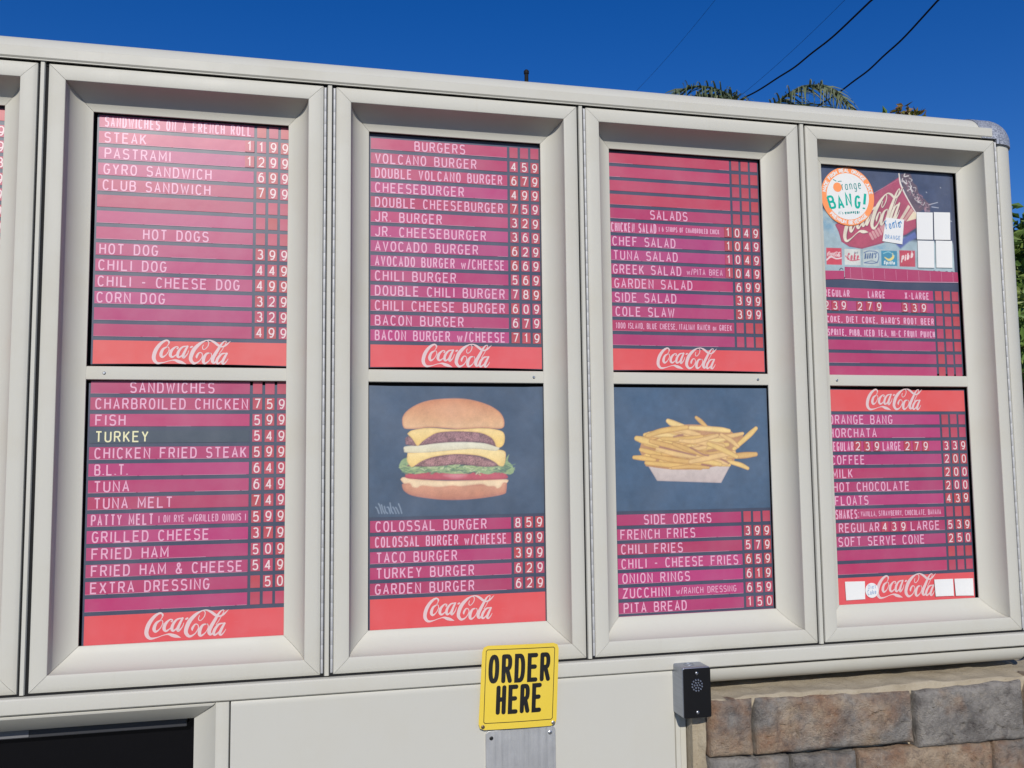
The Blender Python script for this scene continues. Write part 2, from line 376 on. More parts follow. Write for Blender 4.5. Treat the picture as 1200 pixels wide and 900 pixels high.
# ------------------------------------------------------------------ a little painter for the printed pictures (colours go on a fine mesh)
class Print:
    def __init__(s, x0, x1, z0, z1, n, base):
        s.x0,s.x1,s.z0,s.z1=x0,x1,z0,z1; s.nx=n; s.nz=int(n*(z1-z0)/(x1-x0))
        s.X,s.Z=np.meshgrid(np.linspace(x0,x1,s.nx),np.linspace(z0,z1,s.nz)); s.px=(x1-x0)/(s.nx-1)
        s.C=np.ones((s.nz,s.nx,3))*np.array(base)
        s.grain=s.cloud(10,3)
    def cloud(s, cells, octaves=3):
        out=np.zeros((s.nz,s.nx)); amp=1; tot=0
        for o in range(octaves):
            m=cells*2**o; g=nrng.random((m+2,m+2)); u=(s.X-s.x0)/(s.x1-s.x0)*m; v=(s.Z-s.z0)/(s.x1-s.x0)*m
            v=np.clip(v,0,m); i=u.astype(int); j=v.astype(int); a=u-i; b=v-j; a=a*a*(3-2*a); b=b*b*(3-2*b)
            out+=amp*((g[j,i]*(1-a)+g[j,i+1]*a)*(1-b)+(g[j+1,i]*(1-a)+g[j+1,i+1]*a)*b); tot+=amp; amp*=.5
        return out/tot
    def blend(s, mask, col):
        col=np.asarray(col); s.C=s.C*(1-mask[...,None])+col*mask[...,None]
    def segs(s, P):
        P=np.asarray(P,float); d=np.full(s.X.shape,1e9)
        for a,b in zip(P[:-1],P[1:]):
            e=b-a; L=max(e@e,1e-14); t=np.clip(((s.X-a[0])*e[0]+(s.Z-a[1])*e[1])/L,0,1)
            d=np.minimum(d,np.hypot(s.X-a[0]-t*e[0],s.Z-a[1]-t*e[1]))
        return d
    def inside(s, P):
        c=np.zeros(s.X.shape,bool); n=len(P)
        for i in range(n):
            (x1,z1),(x2,z2)=P[i],P[(i+1)%n]
            if z1==z2: continue
            k=((z1>s.Z)!=(z2>s.Z)); c^=k&(s.X<(x2-x1)*(s.Z-z1)/(z2-z1)+x1)
        return c
    def sdf(s, P):
        P=[tuple(p) for p in P]; d=s.segs(P+[P[0]]); return np.where(s.inside(P),-d,d)
    def poly(s, P, col, smooth=True, soft=1.0, edge=None, grain=0.0, grad=None):
        """col: colour; grad: (colour at top, colour at foot); edge: (colour, reach) of a tone along the border"""
        if smooth: P=catmull(list(P)+[P[0]],4)[:-1]
        d=s.sdf(P); m=np.clip(0.5-d/(s.px*soft),0,1); c=np.ones(s.C.shape)*np.array(col)
        if grad is not None:
            z=np.array([p[1] for p in P]); t=np.clip((s.Z-z.min())/(z.max()-z.min()),0,1)[...,None]; c=np.array(grad[1])*(1-t)+np.array(grad[0])*t
        if edge is not None:
            t=np.clip(1+d/edge[1],0,1)[...,None]**1.5; c=c*(1-t)+np.array(edge[0])*t
        if grain: c=c*(1+grain*(s.fine()[...,None]-.5)*2)
        s.blend(m,c)
    def fine(s):
        if not hasattr(s,'_f'): s._f=0.6*nrng.random(s.X.shape)+0.4*s.cloud(40,2)
        return s._f
    def stroke(s, P, hw, col, edge=None, smooth=True, soft=1.0):
        """P: [(x,z)], hw: half width(s); edge: colour along both borders"""
        P=np.asarray(P,float); H=np.full(len(P),hw,float) if np.isscalar(hw) else np.asarray(hw,float)
        Q=np.column_stack([P,H]); Q=catmull(Q,4) if smooth and len(Q)>2 else Q
        pad=Q[:,2].max()+2*s.px
        i0=max(int((Q[:,0].min()-pad-s.x0)/s.px),0); i1=min(int((Q[:,0].max()+pad-s.x0)/s.px)+2,s.nx)
        j0=max(int((Q[:,1].min()-pad-s.z0)/s.px),0); j1=min(int((Q[:,1].max()+pad-s.z0)/s.px)+2,s.nz)
        if i1<=i0 or j1<=j0: return
        X=s.X[j0:j1,i0:i1]; Z=s.Z[j0:j1,i0:i1]; best=np.full(X.shape,1e9); rel=np.zeros(X.shape)
        for a,b in zip(Q[:-1],Q[1:]):
            e=b[:2]-a[:2]; L=max(e@e,1e-14); t=np.clip(((X-a[0])*e[0]+(Z-a[1])*e[1])/L,0,1)
            h=a[2]+(b[2]-a[2])*t; dd=np.hypot(X-a[0]-t*e[0],Z-a[1]-t*e[1]); q=dd-h
            k=q<best; best=np.where(k,q,best); rel=np.where(k,dd/np.maximum(h,1e-9),rel)
        m=np.clip(0.5-best/(s.px*soft),0,1)[...,None]; c=np.ones(X.shape+(3,))*np.array(col)
        if edge is not None: t=np.clip((rel-.35)/.65,0,1)[...,None]**1.6; c=c*(1-t)+np.array(edge)*t
        s.C[j0:j1,i0:i1]=s.C[j0:j1,i0:i1]*(1-m)+c*m
    def text(s, text, x0, x1, z0, h, t, col, put=lambda p:p, gap=.42, unit=1.0):
        for c,x,wd in layout(text,x0,x1,gap):
            for st in FONT.get(c,[]):
                s.stroke([put((x+t*.5+p[0]*(wd-t),z0+t*.5+p[1]*(h-t))) for p in st],t*.5*unit,col,smooth=False)
    def build(s, name, y, parent):
        n,m=s.nx,s.nz; V=np.column_stack([s.X.ravel(),np.full(n*m,y),s.Z.ravel()])-np.array(ORG[parent.name])
        idx=np.arange(n*m).reshape(m,n); F=np.stack([idx[:-1,:-1],idx[:-1,1:],idx[1:,1:],idx[1:,:-1]],-1).reshape(-1,4)
        me=bpy.data.meshes.new(name); me.vertices.add(len(V)); me.vertices.foreach_set("co",V.ravel())
        me.loops.add(F.size); me.loops.foreach_set("vertex_index",F.ravel().astype(np.int32))
        me.polygons.add(len(F)); me.polygons.foreach_set("loop_start",np.arange(0,F.size,4,dtype=np.int32))
        me.update(calc_edges=True)
        a=me.attributes.new("print",'FLOAT_COLOR','POINT'); c=np.ones((n*m,4)); c[:,:3]=np.clip(s.C.reshape(-1,3),0,1); a.data.foreach_set("color",c.ravel())
        me.materials.append(M['print']); me.validate()
        return link(name,me,parent,ORG[parent.name])

# ------------------------------------------------------------------ measures of the board (metres)
W, H, FW, CS, CD, ZT = 0.58, 1.32695, 0.03455, 0.04414, 0.05738, 2.21
XS=[-0.6005, 0.0, 0.60705, 1.2085, 1.8087]
ZB=ZT-H; YS=CD+0.013                         # foot of the doors; plane of the menu sheets
OX0, OX1 = FW+CS, W-FW-CS; OZ0, OZ1 = ZB+FW+CS, ZT-FW-CS
BAR0, BAR1 = 1.5305, 1.5605

# ------------------------------------------------------------------ ground
def ground_mats():
    m,t,p=new_mat("asphalt"); n=noise(t,1.2,6,0.6); g=noise(t,180,3,0.7)
    c=mixc(t,ramp(t,g,[(0.35,0.0),(0.7,0.6)]),(0.052,0.051,0.050),(0.10,0.098,0.094)); c=mixc(t,ramp(t,n,[(0.4,0.0),(0.75,0.5)]),c,(0.085,0.08,0.074))
    t.links.new(c,p.inputs["Base Color"]); p.inputs["Roughness"].default_value=0.9; bump(t,p,g,0.5,0.004); M['asphalt']=m
    m,t,p=new_mat("concrete"); n=noise(t,2.5,6,0.6); g=noise(t,120,4,0.7)
    c=mixc(t,ramp(t,n,[(0.35,0.0),(0.7,0.6)]),(0.27,0.255,0.23),(0.20,0.19,0.165)); c=mixc(t,ramp(t,g,[(0.6,0.0),(0.75,0.3)]),c,(0.16,0.15,0.13))
    t.links.new(c,p.inputs["Base Color"]); p.inputs["Roughness"].default_value=0.9; bump(t,p,g,0.4,0.003); M['concrete']=m
    m,t,p=new_mat("dry_soil"); n=noise(t,4,6,0.65)
    t.links.new(ramp(t,n,[(0.35,(0.10,0.075,0.05)),(0.7,(0.20,0.155,0.105))]),p.inputs["Base Color"]); p.inputs["Roughness"].default_value=1; bump(t,p,n,0.6,0.02); M['soil']=m
ground_mats()
o=MB().add([(-1500,-1500,0),(1500,-1500,0),(1500,1500,0),(-1500,1500,0)],[(0,1,2,3)]).build("ground",M['soil']); o["kind"]="structure"
o=MB().add([(-60,-60,0.004),(60,-60,0.004),(60,-0.45,0.004),(-60,-0.45,0.004)],[(0,1,2,3)]).build("driveway",M['asphalt']); o["kind"]="structure"
o=MB().box(-8,9,-0.45,1.2,-0.1,0.13).build("kerb",M['concrete']); o["kind"]="structure"; soften(o,0.02,3)

# ------------------------------------------------------------------ the cabinet that carries the doors
def arc(cx,cz,r,a0,a1,n=14): return [(cx+r*math.cos(math.radians(a0+(a1-a0)*i/n)),cz+r*math.sin(math.radians(a0+(a1-a0)*i/n))) for i in range(n+1)]
XL, XE = -1.8, 2.402                                       # the cabinet's far end; where its right end starts to turn
cab=thing("menu_cabinet",(0.2,0.2,0.0),"long off-white metal menu cabinet with rounded edges standing on stone and panels","menu board")
px=lambda p,t:(t,p[0],p[1]); pz=lambda p,t:(p[0],p[1],t)
RR=0.072
# upper rail: a quarter round over a flat band
mb=MB(); mb.prism([(0.40,2.284)]+arc(0.068,2.212,RR,90,180,16)+[(-0.004,2.2135),(0.02,2.2135),(0.40,2.2135)],XL,2.345,px)
autosmooth(mb.build("top_rail",M['white'],cab))
mb=MB(); mb.prism([(-0.0055,2.2155),(-0.0072,2.2175),(-0.0072,2.2390),(-0.0060,2.2402),(0.004,2.2410),(0.004,2.2140),(-0.004,2.2140)],XL,2.378,px)
o=autosmooth(mb.build("top_band",M['white'],cab))
# lower rail: flat band and quarter round below
mb=MB(); mb.prism([(-0.011,0.8785),(-0.0135,0.8755),(-0.0145,0.8620),(-0.0135,0.8490),(-0.010,0.8460),(0.30,0.8460),(0.30,0.8790),(-0.008,0.8790)],XL,2.405,px)
autosmooth(mb.build("bottom_band",M['white'],cab))
mb=MB(); mb.prism([(0.30,0.8405),(0.30,0.8025)]+arc(0.034,0.8405,0.038,270,180,14),1.425,2.392,px)
autosmooth(mb.build("bottom_rail",M['white'],cab))
# right end: quarter round post
mb=MB(); post=[(2.4005,0.0035)]+arc(XE+0.004,0.070,0.068,270,360,14)+[(XE+0.072,0.40),(2.4005,0.40)]
mb.prism(post,0.883,2.203,pz); autosmooth(mb.build("end_post",M['white'],cab))
# cast corners
def octant(cx,cy,cz,r,top=True,n=10):
    mb=MB(); V=[];F=[]
    for i in range(n+1):
        e=math.radians(90*i/n)
        for k in range(n+1):
            a=math.radians(-90+90*k/n); V.append((cx+r*math.cos(e)*math.cos(a),cy+r*math.cos(e)*math.sin(a),cz+(1 if top else -1)*r*math.sin(e)))
    for i in range(n):
        for k in range(n): F.append((i*(n+1)+k,i*(n+1)+k+1,(i+1)*(n+1)+k+1,(i+1)*(n+1)+k))
    mb.add(V,F); return mb
mb=octant(XE,0.070,2.212,0.0755)
mb.prism([(0.40,2.2875)]+arc(0.070,2.212,0.0755,90,180,16)+[(0.40,2.212)],2.3455,XE,px)
mb.prism([(XE-0.001,-0.0055)]+arc(XE,0.070,0.0755,270,360,10)+[(XE+0.0755,0.30),(XE-0.001,0.30)],2.1985,2.212,pz); mb.box(2.3925,XE,-0.0055,0.07,2.1985,2.212)
mb.prism([(p[0],p[1]) for p in arc(XE,2.212,0.0755,0,90,10)]+[(XE,2.212)],0.07,0.40,lambda p,t:(p[0],t,p[1]))
autosmooth(mb.build("corner_casting",M['cast'],cab),40)
mb=octant(2.392,0.034,0.8405,0.042,False)
mb.prism([(2.391,-0.008)]+arc(2.392,0.034,0.042,270,360,10)+[(2.434,0.30),(2.391,0.30)],0.8405,0.8795,pz)
autosmooth(mb.build("corner_casting",M['cast'],cab),40)
# carcass: back, end walls, floor and dividers, dark inside
mb=MB(); mb.box(XL,2.40,0.385,0.398,0.86,2.21); mb.box(XL,2.40,0.085,0.384,0.883,0.905); mb.box(XL,2.40,0.085,0.384,2.19,2.2125)
for x in (-1.21,-0.010,0.5935,1.198,1.799,2.397): mb.box(x-0.002,x+0.002,0.082,0.383,0.906,2.189)
mb.box(XL,2.392,0.0045,0.012,ZT-0.006,2.2134); mb.box(XL,2.392,0.0045,0.012,0.8792,ZB+0.004); mb.box(XL,2.38,0.0030,0.010,0.8412,0.8458)  # dark strips standing in for the shadow lines along rails and bands
for x0,x1 in ((-0.0205,0.0),(0.58,0.60705),(1.18705,1.2085),(1.7885,1.8087)): mb.box(x0-0.001,x1+0.001,0.0065,0.020,ZB,ZT)
mb.build("carcass",M['gapshade'],cab)
MB().box(XL,-0.6035,0.004,0.03,ZB+0.002,ZT-0.002).build("filler_panel",M['white'],cab)
# mullions between the doors
for x0,x1 in ((-0.0165,-0.0065),(0.5880,0.5990),(1.1905,1.2010),(1.7925,1.8045)):
    mb=MB(); mb.prism([(x0,0.06),(x0,0.003),(x0+0.0015,-0.0005),(x1-0.0015,-0.0005),(x1,0.003),(x1,0.06)],ZB-0.0005,ZT+0.0035,pz)
    mb.build("mullion",M['white'],cab)
mb=MB(); mb.prism([(2.3950,0.05),(2.3955,0.0045),(2.4000,0.0045),(2.4000,0.05)],ZB,ZT-0.003,pz); mb.build("mullion",M['white'],cab)

# ------------------------------------------------------------------ doors: mitred frames round two openings
def cove():
    prof=[(0.004,0.034),(0.0,0.030),(0.0,0.0045),(0.0012,0.0016),(0.0042,0.0002),(0.010,-0.0006),(0.018,-0.0009),(0.026,-0.0006),(FW-0.003,0.0),(FW-0.0008,0.0006),(FW,0.0018)]
    A=CS/(1-math.cos(math.radians(80))); B=CD/math.sin(math.radians(80))
    for i in range(2,19):
        a=math.radians(80*i/18); prof.append((FW+A*(1-math.cos(a)),B*math.sin(a)))
    prof += [(FW+CS+0.0006,CD+0.0008),(FW+CS+0.0006,CD+0.0035),(FW+CS-0.012,CD+0.006),(FW+CS-0.02,CD+0.006),(0.012,0.036)]
    return prof
COVE=cove()
def member(x0,x1,z0,z1,side,gap=0.00042):
    """one mitred side of a door frame; s runs from the outer edge inwards"""
    mb=MB(); n=len(COVE); V=[]
    for end in (0,1):
        for s,d in COVE:
            t=s+gap
            if side=='top': V.append(((x0+t) if end==0 else (x1-t),d,z1-s))
            elif side=='bottom': V.append(((x0+t) if end==0 else (x1-t),d,z0+s))
            elif side=='left': V.append((x0+s,d,(z0+t) if end==0 else (z1-t)))
            else: V.append((x1-s,d,(z0+t) if end==0 else (z1-t)))
    F=[(i,(i+1)%n,n+(i+1)%n,n+i) for i in range(n)]+[tuple(range(n-1,-1,-1)),tuple(range(n,2*n))]
    mb.add(V,F); return mb
def screw(parent,x,y,z,r=0.0038,name="screw",mat=None):
    mb=MB(); mb.lathe([(r*.6,-0.0016),(r,-0.0006),(r,0.001)],(x,y,z),'y',16)
    mb.box(x-r*.7,x+r*.7,y-0.0019,y-0.00165,z-r*.1,z+r*.1); mb.box(x-r*.1,x+r*.1,y-0.0019,y-0.00168,z-r*.7,z+r*.7)
    return mb.build(name,mat or M['steel'],parent)
def door(i, hinge, scr, label):
    x0=XS[i]; x1=x0+W
    d=thing("menu_door",(x0+W/2,0.03,ZB),label,"menu door","framed doors along the menu cabinet")
    for nm,side in (("frame_rail",'top'),("frame_rail",'bottom'),("frame_stile",'left'),("frame_stile",'right')):
        autosmooth(member(x0,x1,ZB+0.001,ZT-0.001,side).build(nm,M['white'],d),28)
    mb=MB(); mb.prism([(CD+0.003,BAR0),(CD+0.0008,BAR0+0.0015),(CD+0.0002,BAR0+0.012),(CD+0.0008,BAR1-0.0015),(CD+0.003,BAR1),(CD+0.008,BAR1),(CD+0.008,BAR0)],x0+OX0-0.004,x0+OX1+0.004,px)
    bar=autosmooth(mb.build("crossbar",M['white'],d))
    if scr is not None: screw(bar,scr,CD-0.0004,(BAR0+BAR1)/2,0.0034)
    # dark back of the opening, behind the menu sheets
    MB().box(x0+OX0-0.015,x0+OX1+0.015,YS+0.010,YS+0.012,OZ0-0.015,OZ1+0.015).build("backing_board",M['gapshade'],d)
    if hinge:
        hx = x0-0.0032 if hinge=='left' else x1+0.0032
        mb=MB(); z=ZB+0.006; k=0
        while z<ZT-0.012:
            z2=min(z+0.030,ZT-0.006); mb.lathe([(0.0029,0),(0.0030,0.0003),(0.0030,z2-z-0.0007),(0.0029,z2-z-0.0004)],(hx,0.002,z),'z',14); z=z2; k+=1
        mb.box(hx-0.0026,hx+0.0026,0.004,0.03,ZB+0.004,ZT-0.004)
        autosmooth(mb.build("piano_hinge",M['hinge'],d))
    return d
door(0,None,None,"off-white menu door cut off by the picture's edge, only its frame and a sliver of prices showing")
door(1,'right',0.1155,"off-white framed door over the sandwich and hot dog lists")
door(2,'left',1.0835,"off-white framed door over the burger list and burger picture")
door(3,'left',1.6800,"off-white framed door over the salad list and fries picture")
door(4,'right',1.9085,"off-white framed door over the drinks lists, beside the rounded cabinet end")

# ------------------------------------------------------------------ menu sheets
TILE_ME={}
def bow(x, x0, x1, k): return k*math.sin(math.pi*(x-x0)/(x1-x0))
class Panel:
    STRIP_L=0.334; TW=0.0205; TX=(0.3405,0.3675,0.3940)
    def __init__(s, xs, xa, xb, z0, z1, label, tilt=0.0, sag=(0.0,0.0), ydip=0.0):
        """xs: where the inserts start; the backing runs xa..xb, z0..z1; sag: bow of its foot and head"""
        s.xs=xs; s.xa=xa; s.xb=xb; s.z0=z0; s.z1=z1; s.y=YS
        s.root=thing("menu_sheet",((xa+xb)/2,YS,z0),label,"menu sheet","menu sheets behind the doors")
        n=16; V=[];F=[]
        for k in range(n+1):
            x=xa+(xb-xa)*k/n; a=z0+bow(x,xa,xb,sag[0]); b=z1+bow(x,xa,xb,sag[1])
            V+=[(x,YS,a),(x,YS,b),(x,YS+0.003,b),(x,YS+0.003,a)]
        for k in range(n):
            q=4*k
            for j in range(4): F.append((q+j,q+(j+1)%4,q+4+(j+1)%4,q+4+j))
        F+=[(0,1,2,3),(4*n+3,4*n+2,4*n+1,4*n)]
        mesh_obj("backing_sheet",V,F,M['backing'],s.root)
    def strip(s, zc, h, text=None, u0=None, u1=None, tall=0.0245, extra=(), price="", mat=None, lmat=None, x1=None, label=None, blank=True, tdz=0.0, weight=0.0031, tiles=True):
        """one insert with its words; (u0,u1): x of the words; extra: more words (text,u0,u1,height[,digits])"""
        xa=s.xs; xb=x1 or s.xs+s.STRIP_L
        mb=MB(); mb.box(xa,xb,s.y-0.0008,s.y-0.00005,zc-h/2,zc+h/2)
        edge_glint=MB(); lx=xa  # broken pale line at the insert's foot, its lit edge put into colour
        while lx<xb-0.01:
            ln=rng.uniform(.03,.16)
            if rng.random()<.62: edge_glint.box(lx,min(lx+ln,xb-.001),s.y-0.00105,s.y-0.0007,zc-h/2-0.0002,zc-h/2+rng.uniform(.0004,.0009))
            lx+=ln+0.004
        k0=len(mb.f); mb.add(edge_glint.v,edge_glint.f,1)
        st=mb.build("menu_strip",None,s.root,mats=[mat or M['strip'],M['edge_glint'] if mat is not M['darkstrip'] else M['darkstrip']])
        if label: st["label"]=label
        words=([(text,u0,u1,tall)] if text else [])+[e for e in extra if len(e)==4]
        if words:
            for t,a,b,hh in words:
                ink=Ink(s.y-0.0010)
                ink.text(t,a,b,zc-hh/2+tdz,hh,weight*(1.0 if hh>0.018 else 0.60),0.34 if hh>0.018 else .30)
                ink.build("lettering",lmat or M['letter'],st)
        for e in extra:
            if len(e)==5:
                for c,x in zip(e[0],np.linspace(e[1],e[2],len(e[0]))): s.tile(x,zc,h,c,st)
        if tiles:
            p=price.rjust(3)[-3:]
            for c,dx in zip(p,s.TX):
                s.tile(s.xs+dx+s.TW/2,zc+0.0004,h,c.strip(),None)
        if len(price)==4: s.tile(s.xs+s.STRIP_L-0.0095,zc+0.0004,h*0.98,price[0],st)
        return st
    def tile(s, xc, zc, h, ch, parent):
        key=round(h,4)
        if key not in TILE_ME:
            me=bpy.data.meshes.new("number_tile"); b=MB().box(-s.TW/2,s.TW/2,-0.0009,-0.00005,-h/2,h/2); me.from_pydata(b.v,[],b.f); me.materials.append(M['tile']); TILE_ME[key]=me
        loc=(xc,s.y-(0.0012 if parent else 0.0),zc+rng.uniform(-.0006,.0006))
        if parent:
            par=parent
            o=link("number_tile",TILE_ME[key],par,loc)
            if ch:   # the digit belongs to the tile's own mesh when the tile is already a sub-part
                me=TILE_ME[key].copy(); ink=Ink(-0.00115); hh=min(0.0235,h*0.84); ww=0.0132*(0.75 if ch=='1' else 1)
                ink.text(ch,-ww/2,ww/2,-hh/2,hh,0.0029)
                b=MB().box(-s.TW/2,s.TW/2,-0.0009,-0.00005,-h/2,h/2); n=len(b.v)
                me=bpy.data.meshes.new("number_tile"); me.from_pydata(b.v+ink.b.v,[],b.f+[tuple(i+n for i in f) for f in ink.b.f])
                me.materials.append(M['tile']); me.materials.append(M['digit'])
                me.polygons.foreach_set("material_index",np.array([0]*len(b.f)+[1]*len(ink.b.f),np.int32)); o.data=me
            return o
        o=link("number_tile",TILE_ME[key],s.root,loc)
        if ch:
            k2=("d",ch,key)
            if k2 not in TILE_ME:
                ink=Ink(-0.00115); hh=min(0.0235,h*0.84); ww=0.0132*(0.75 if ch=='1' else 1)
                ink.text(ch,-ww/2,ww/2,-hh/2,hh,0.0029)
                me=bpy.data.meshes.new("numeral"); me.from_pydata(ink.b.v,[],ink.b.f); me.materials.append(M['digit']); TILE_ME[k2]=me
            link("numeral",TILE_ME[k2],o,loc)
        return o
    def banner(s, za, zb, u0, u1, zfoot, xa=None, xb=None, sag=0.0):
        xa=xa if xa is not None else s.xs; xb=xb if xb is not None else s.xb-0.002
        n=14; V=[];F=[]
        for k in range(n+1):
            x=xa+(xb-xa)*k/n; a=za+bow(x,xa,xb,sag)
            V+=[(x,s.y-0.0008,a),(x,s.y-0.0008,zb),(x,s.y-0.00005,zb),(x,s.y-0.00005,a)]
        for k in range(n):
            q=4*k
            for j in range(4): F.append((q+j,q+(j+1)%4,q+4+(j+1)%4,q+4+j))
        F+=[(0,1,2,3),(4*n+3,4*n+2,4*n+1,4*n)]
        b=mesh_obj("logo_banner",V,F,M['banner'],s.root)
        ink=Ink(s.y-0.0010); draw_script(ink,u0,zfoot,u1-u0); ink.build("script_lettering",M['script'],b)
        return b
def X(u,v): return float(at(u,v,YS)[0])
def rows_x(crop, v):
    ox,oy,sc=crop
    return lambda a: X(ox+a/sc, v)
def sep_rows(first, last, n):
    """centres of the rows that lie between n+1 evenly spaced separators, first (upper) to last"""
    p=(first-last)/n; return p,[first-p*(k+.5) for k in range(n)]
SEP=0.0088
def pan_upper(i, xs, label, sag):
    return Panel(xs, max(XS[i]+OX0-0.010,xs-0.004), min(xs+0.418,XS[i]+OX1+0.010), 1.5655, OZ1-0.0005, label, sag=sag)
def pan_lower(i, xs, label, sag):
    return Panel(xs, max(XS[i]+OX0-0.010,xs-0.004), min(xs+0.418,XS[i]+OX1+0.010), OZ0-0.008, 1.5240, label, sag=sag)
# --- sandwiches on french roll, hot dogs
P=pan_upper(1,0.0890,"upper menu sheet listing french roll sandwiches above hot dogs",(0.003,0))
pitch,rz=sep_rows(2.0957+0.0363,1.6237,14); Hh=pitch-SEP
L1=[("SANDWICHES ON A FRENCH ROLL",119,293,""),("STEAK",119,169,"1199"),("PASTRAMI",119.7,198.3,"1299"),("GYRO SANDWICH",119,246.7,"699"),("CLUB SANDWICH",118.5,245.7,"799"),
 (None,0,0,""),(None,0,0,""),("HOT DOGS",167.5,244.5,""),("HOT DOG",116.7,185.7,"399"),("CHILI DOG",116,196,"449"),("CHILI - CHEESE DOG",115.7,281.7,"499"),("CORN DOG",115,195,"329"),(None,0,0,"329"),(None,0,0,"499")]
for (t,a,b,p),z in zip(L1,rz): P.strip(z,Hh,t,X(a,0.5*(150+420)) if t else None,X(b,285) if t else None,price=p)
P.banner(1.5668,1.6237-SEP/2,X(180.5,415),X(270,415),1.5685,sag=0.002)
# --- sandwiches
P=pan_lower(1,0.0870,"lower menu sheet of charbroiled chicken and other sandwiches with one dark strip",(0,-0.004))
pitch,rz=sep_rows(1.4972,1.0276,13); Hh=pitch-SEP
P.strip(1.4972+pitch*.5,Hh,"SANDWICHES",X(152.5,455),X(251.5,455))
L2=[("CHARBROILED CHICKEN",111.7,290.7,"759"),("FISH",111.7,147.3,"599"),("TURKEY",111.7,174,"549"),("CHICKEN FRIED STEAK",110.7,289,"599"),("B.L.T.",110.7,150,"649"),("TUNA",110,151.7,"649"),
 ("TUNA MELT",110,202.3,"749"),("PATTY MELT",106.7,180,"599"),("GRILLED CHEESE",107.7,245,"379"),("FRIED HAM",107.3,197.7,"509"),("FRIED HAM & CHEESE",106.7,284,"549"),("EXTRA DRESSING",105.7,245.7,"50"),(None,0,0,"")]
for k,((t,a,b,p),z) in enumerate(zip(L2,rz)):
    v=474+k*19.2
    ex=[("( ON RYE w/GRILLED ONIONS )",X(185.7,v),X(288.3,v),0.0165)] if k==7 else []
    dark=t=="TURKEY"
    P.strip(z,Hh,t,X(a,v) if t else None,X(b,v) if t else None,extra=ex,price=p,mat=M['darkstrip'] if dark else None,lmat=M['yellowletter'] if dark else None,label="dark slate strip with cream lettering" if dark else None)
P.banner(OZ0-0.006,1.0276-SEP/2,X(172,733),X(267.5,733),0.9680)
# --- burgers
P=pan_upper(2,0.6915,"upper menu sheet listing burgers from volcano burger to bacon burger",(0.0035,0))
pitch,rz=sep_rows(2.0876,1.6248,13); Hh=pitch-SEP
P.strip(2.0876+pitch*.5,Hh,"BURGERS",X(485.5,170),X(545,170))
L3=[("VOLCANO BURGER",703,"459"),("DOUBLE VOLCANO BURGER",810,"679"),("CHEESEBURGER",650,"499"),("DOUBLE CHEESEBURGER",812,"759"),("JR. BURGER",558,"329"),("JR. CHEESEBURGER",740,"369"),("AVOCADO BURGER",707,"629"),
 ("AVOCADO BURGER w/CHEESE",815,"669"),("CHILI BURGER",615,"569"),("DOUBLE CHILI BURGER",815,"789"),("CHILI CHEESE BURGER",815,"609"),("BACON BURGER",645,"679"),("BACON BURGER w/CHEESE",815,"719")]
for (t,b,p),z in zip(L3,rz): P.strip(z,Hh,t,X(439.3,300),X(360+b/3.529,300),price=p)
P.banner(1.5670,1.6248-SEP/2,X(496,418),X(576,418),1.5690,sag=0.0015)
# --- colossal burgers under the burger picture
P=pan_lower(2,0.6915,"lower menu sheet with the stacked cheeseburger picture above colossal burgers",(0,-0.004)); PB=P
pitch,rz=sep_rows(1.2137,1.0351,5); Hh=pitch-SEP
for (t,a,b,p),z in zip([("COLOSSAL BURGER",282,743,"859"),("COLOSSAL BURGER w/CHEESE",280,825,"899"),("TACO BURGER",285,620,"399"),("TURKEY BURGER",285,690,"629"),("GARDEN BURGER",280,690,"629")],rz):
    P.strip(z,Hh,t,X(360+a/3.529,650),X(360+b/3.529,650),price=p)
P.banner(OZ0-0.006,1.0351-SEP/2,X(498,715),X(579,715),0.9735)
# --- salads
P=pan_upper(3,1.2905,"upper menu sheet listing salads below four empty strips",(0.003,0))
pitch,rz=sep_rows(2.0932,1.6255,13); Hh=pitch-SEP
P.strip(2.0932+pitch*.5,Hh,mat=M['redstrip'])
q=lambda a:X(660+a/4,310)
L4=[(None,0,0,"",()),(None,0,0,"",()),(None,0,0,"",()),("SALADS",412,588,"",()),("CHICKEN SALAD",227,440,"1049",[("( 6 STRIPS OF CHARBROILED CHICK",q(452),q(735),0.0135)]),("CHEF SALAD",232,528,"1049",()),
 ("TUNA SALAD",235,537,"1049",()),("GREEK SALAD",232,552,"1049",[("w/PITA BREA",q(577),q(745),0.0165)]),("GARDEN SALAD",237,602,"699",()),("SIDE SALAD",238,525,"399",()),("COLE SLAW",240,515,"399",()),
 ("1000 ISLAND, BLUE CHEESE, ITALIAN RANCH or GREEK",240,780,"",()),(None,0,0,"",())]
for k,((t,a,b,p,ex),z) in enumerate(zip(L4,rz)):
    P.strip(z,Hh,t,q(a) if t else None,q(b) if t else None,tall=0.0155 if k==11 else 0.0245,extra=ex,price=p,mat=M['redstrip'] if k<3 else None)
P.banner(1.5670,1.6255-SEP/2,X(771,422),X(840,422),1.5718,sag=0.0015)
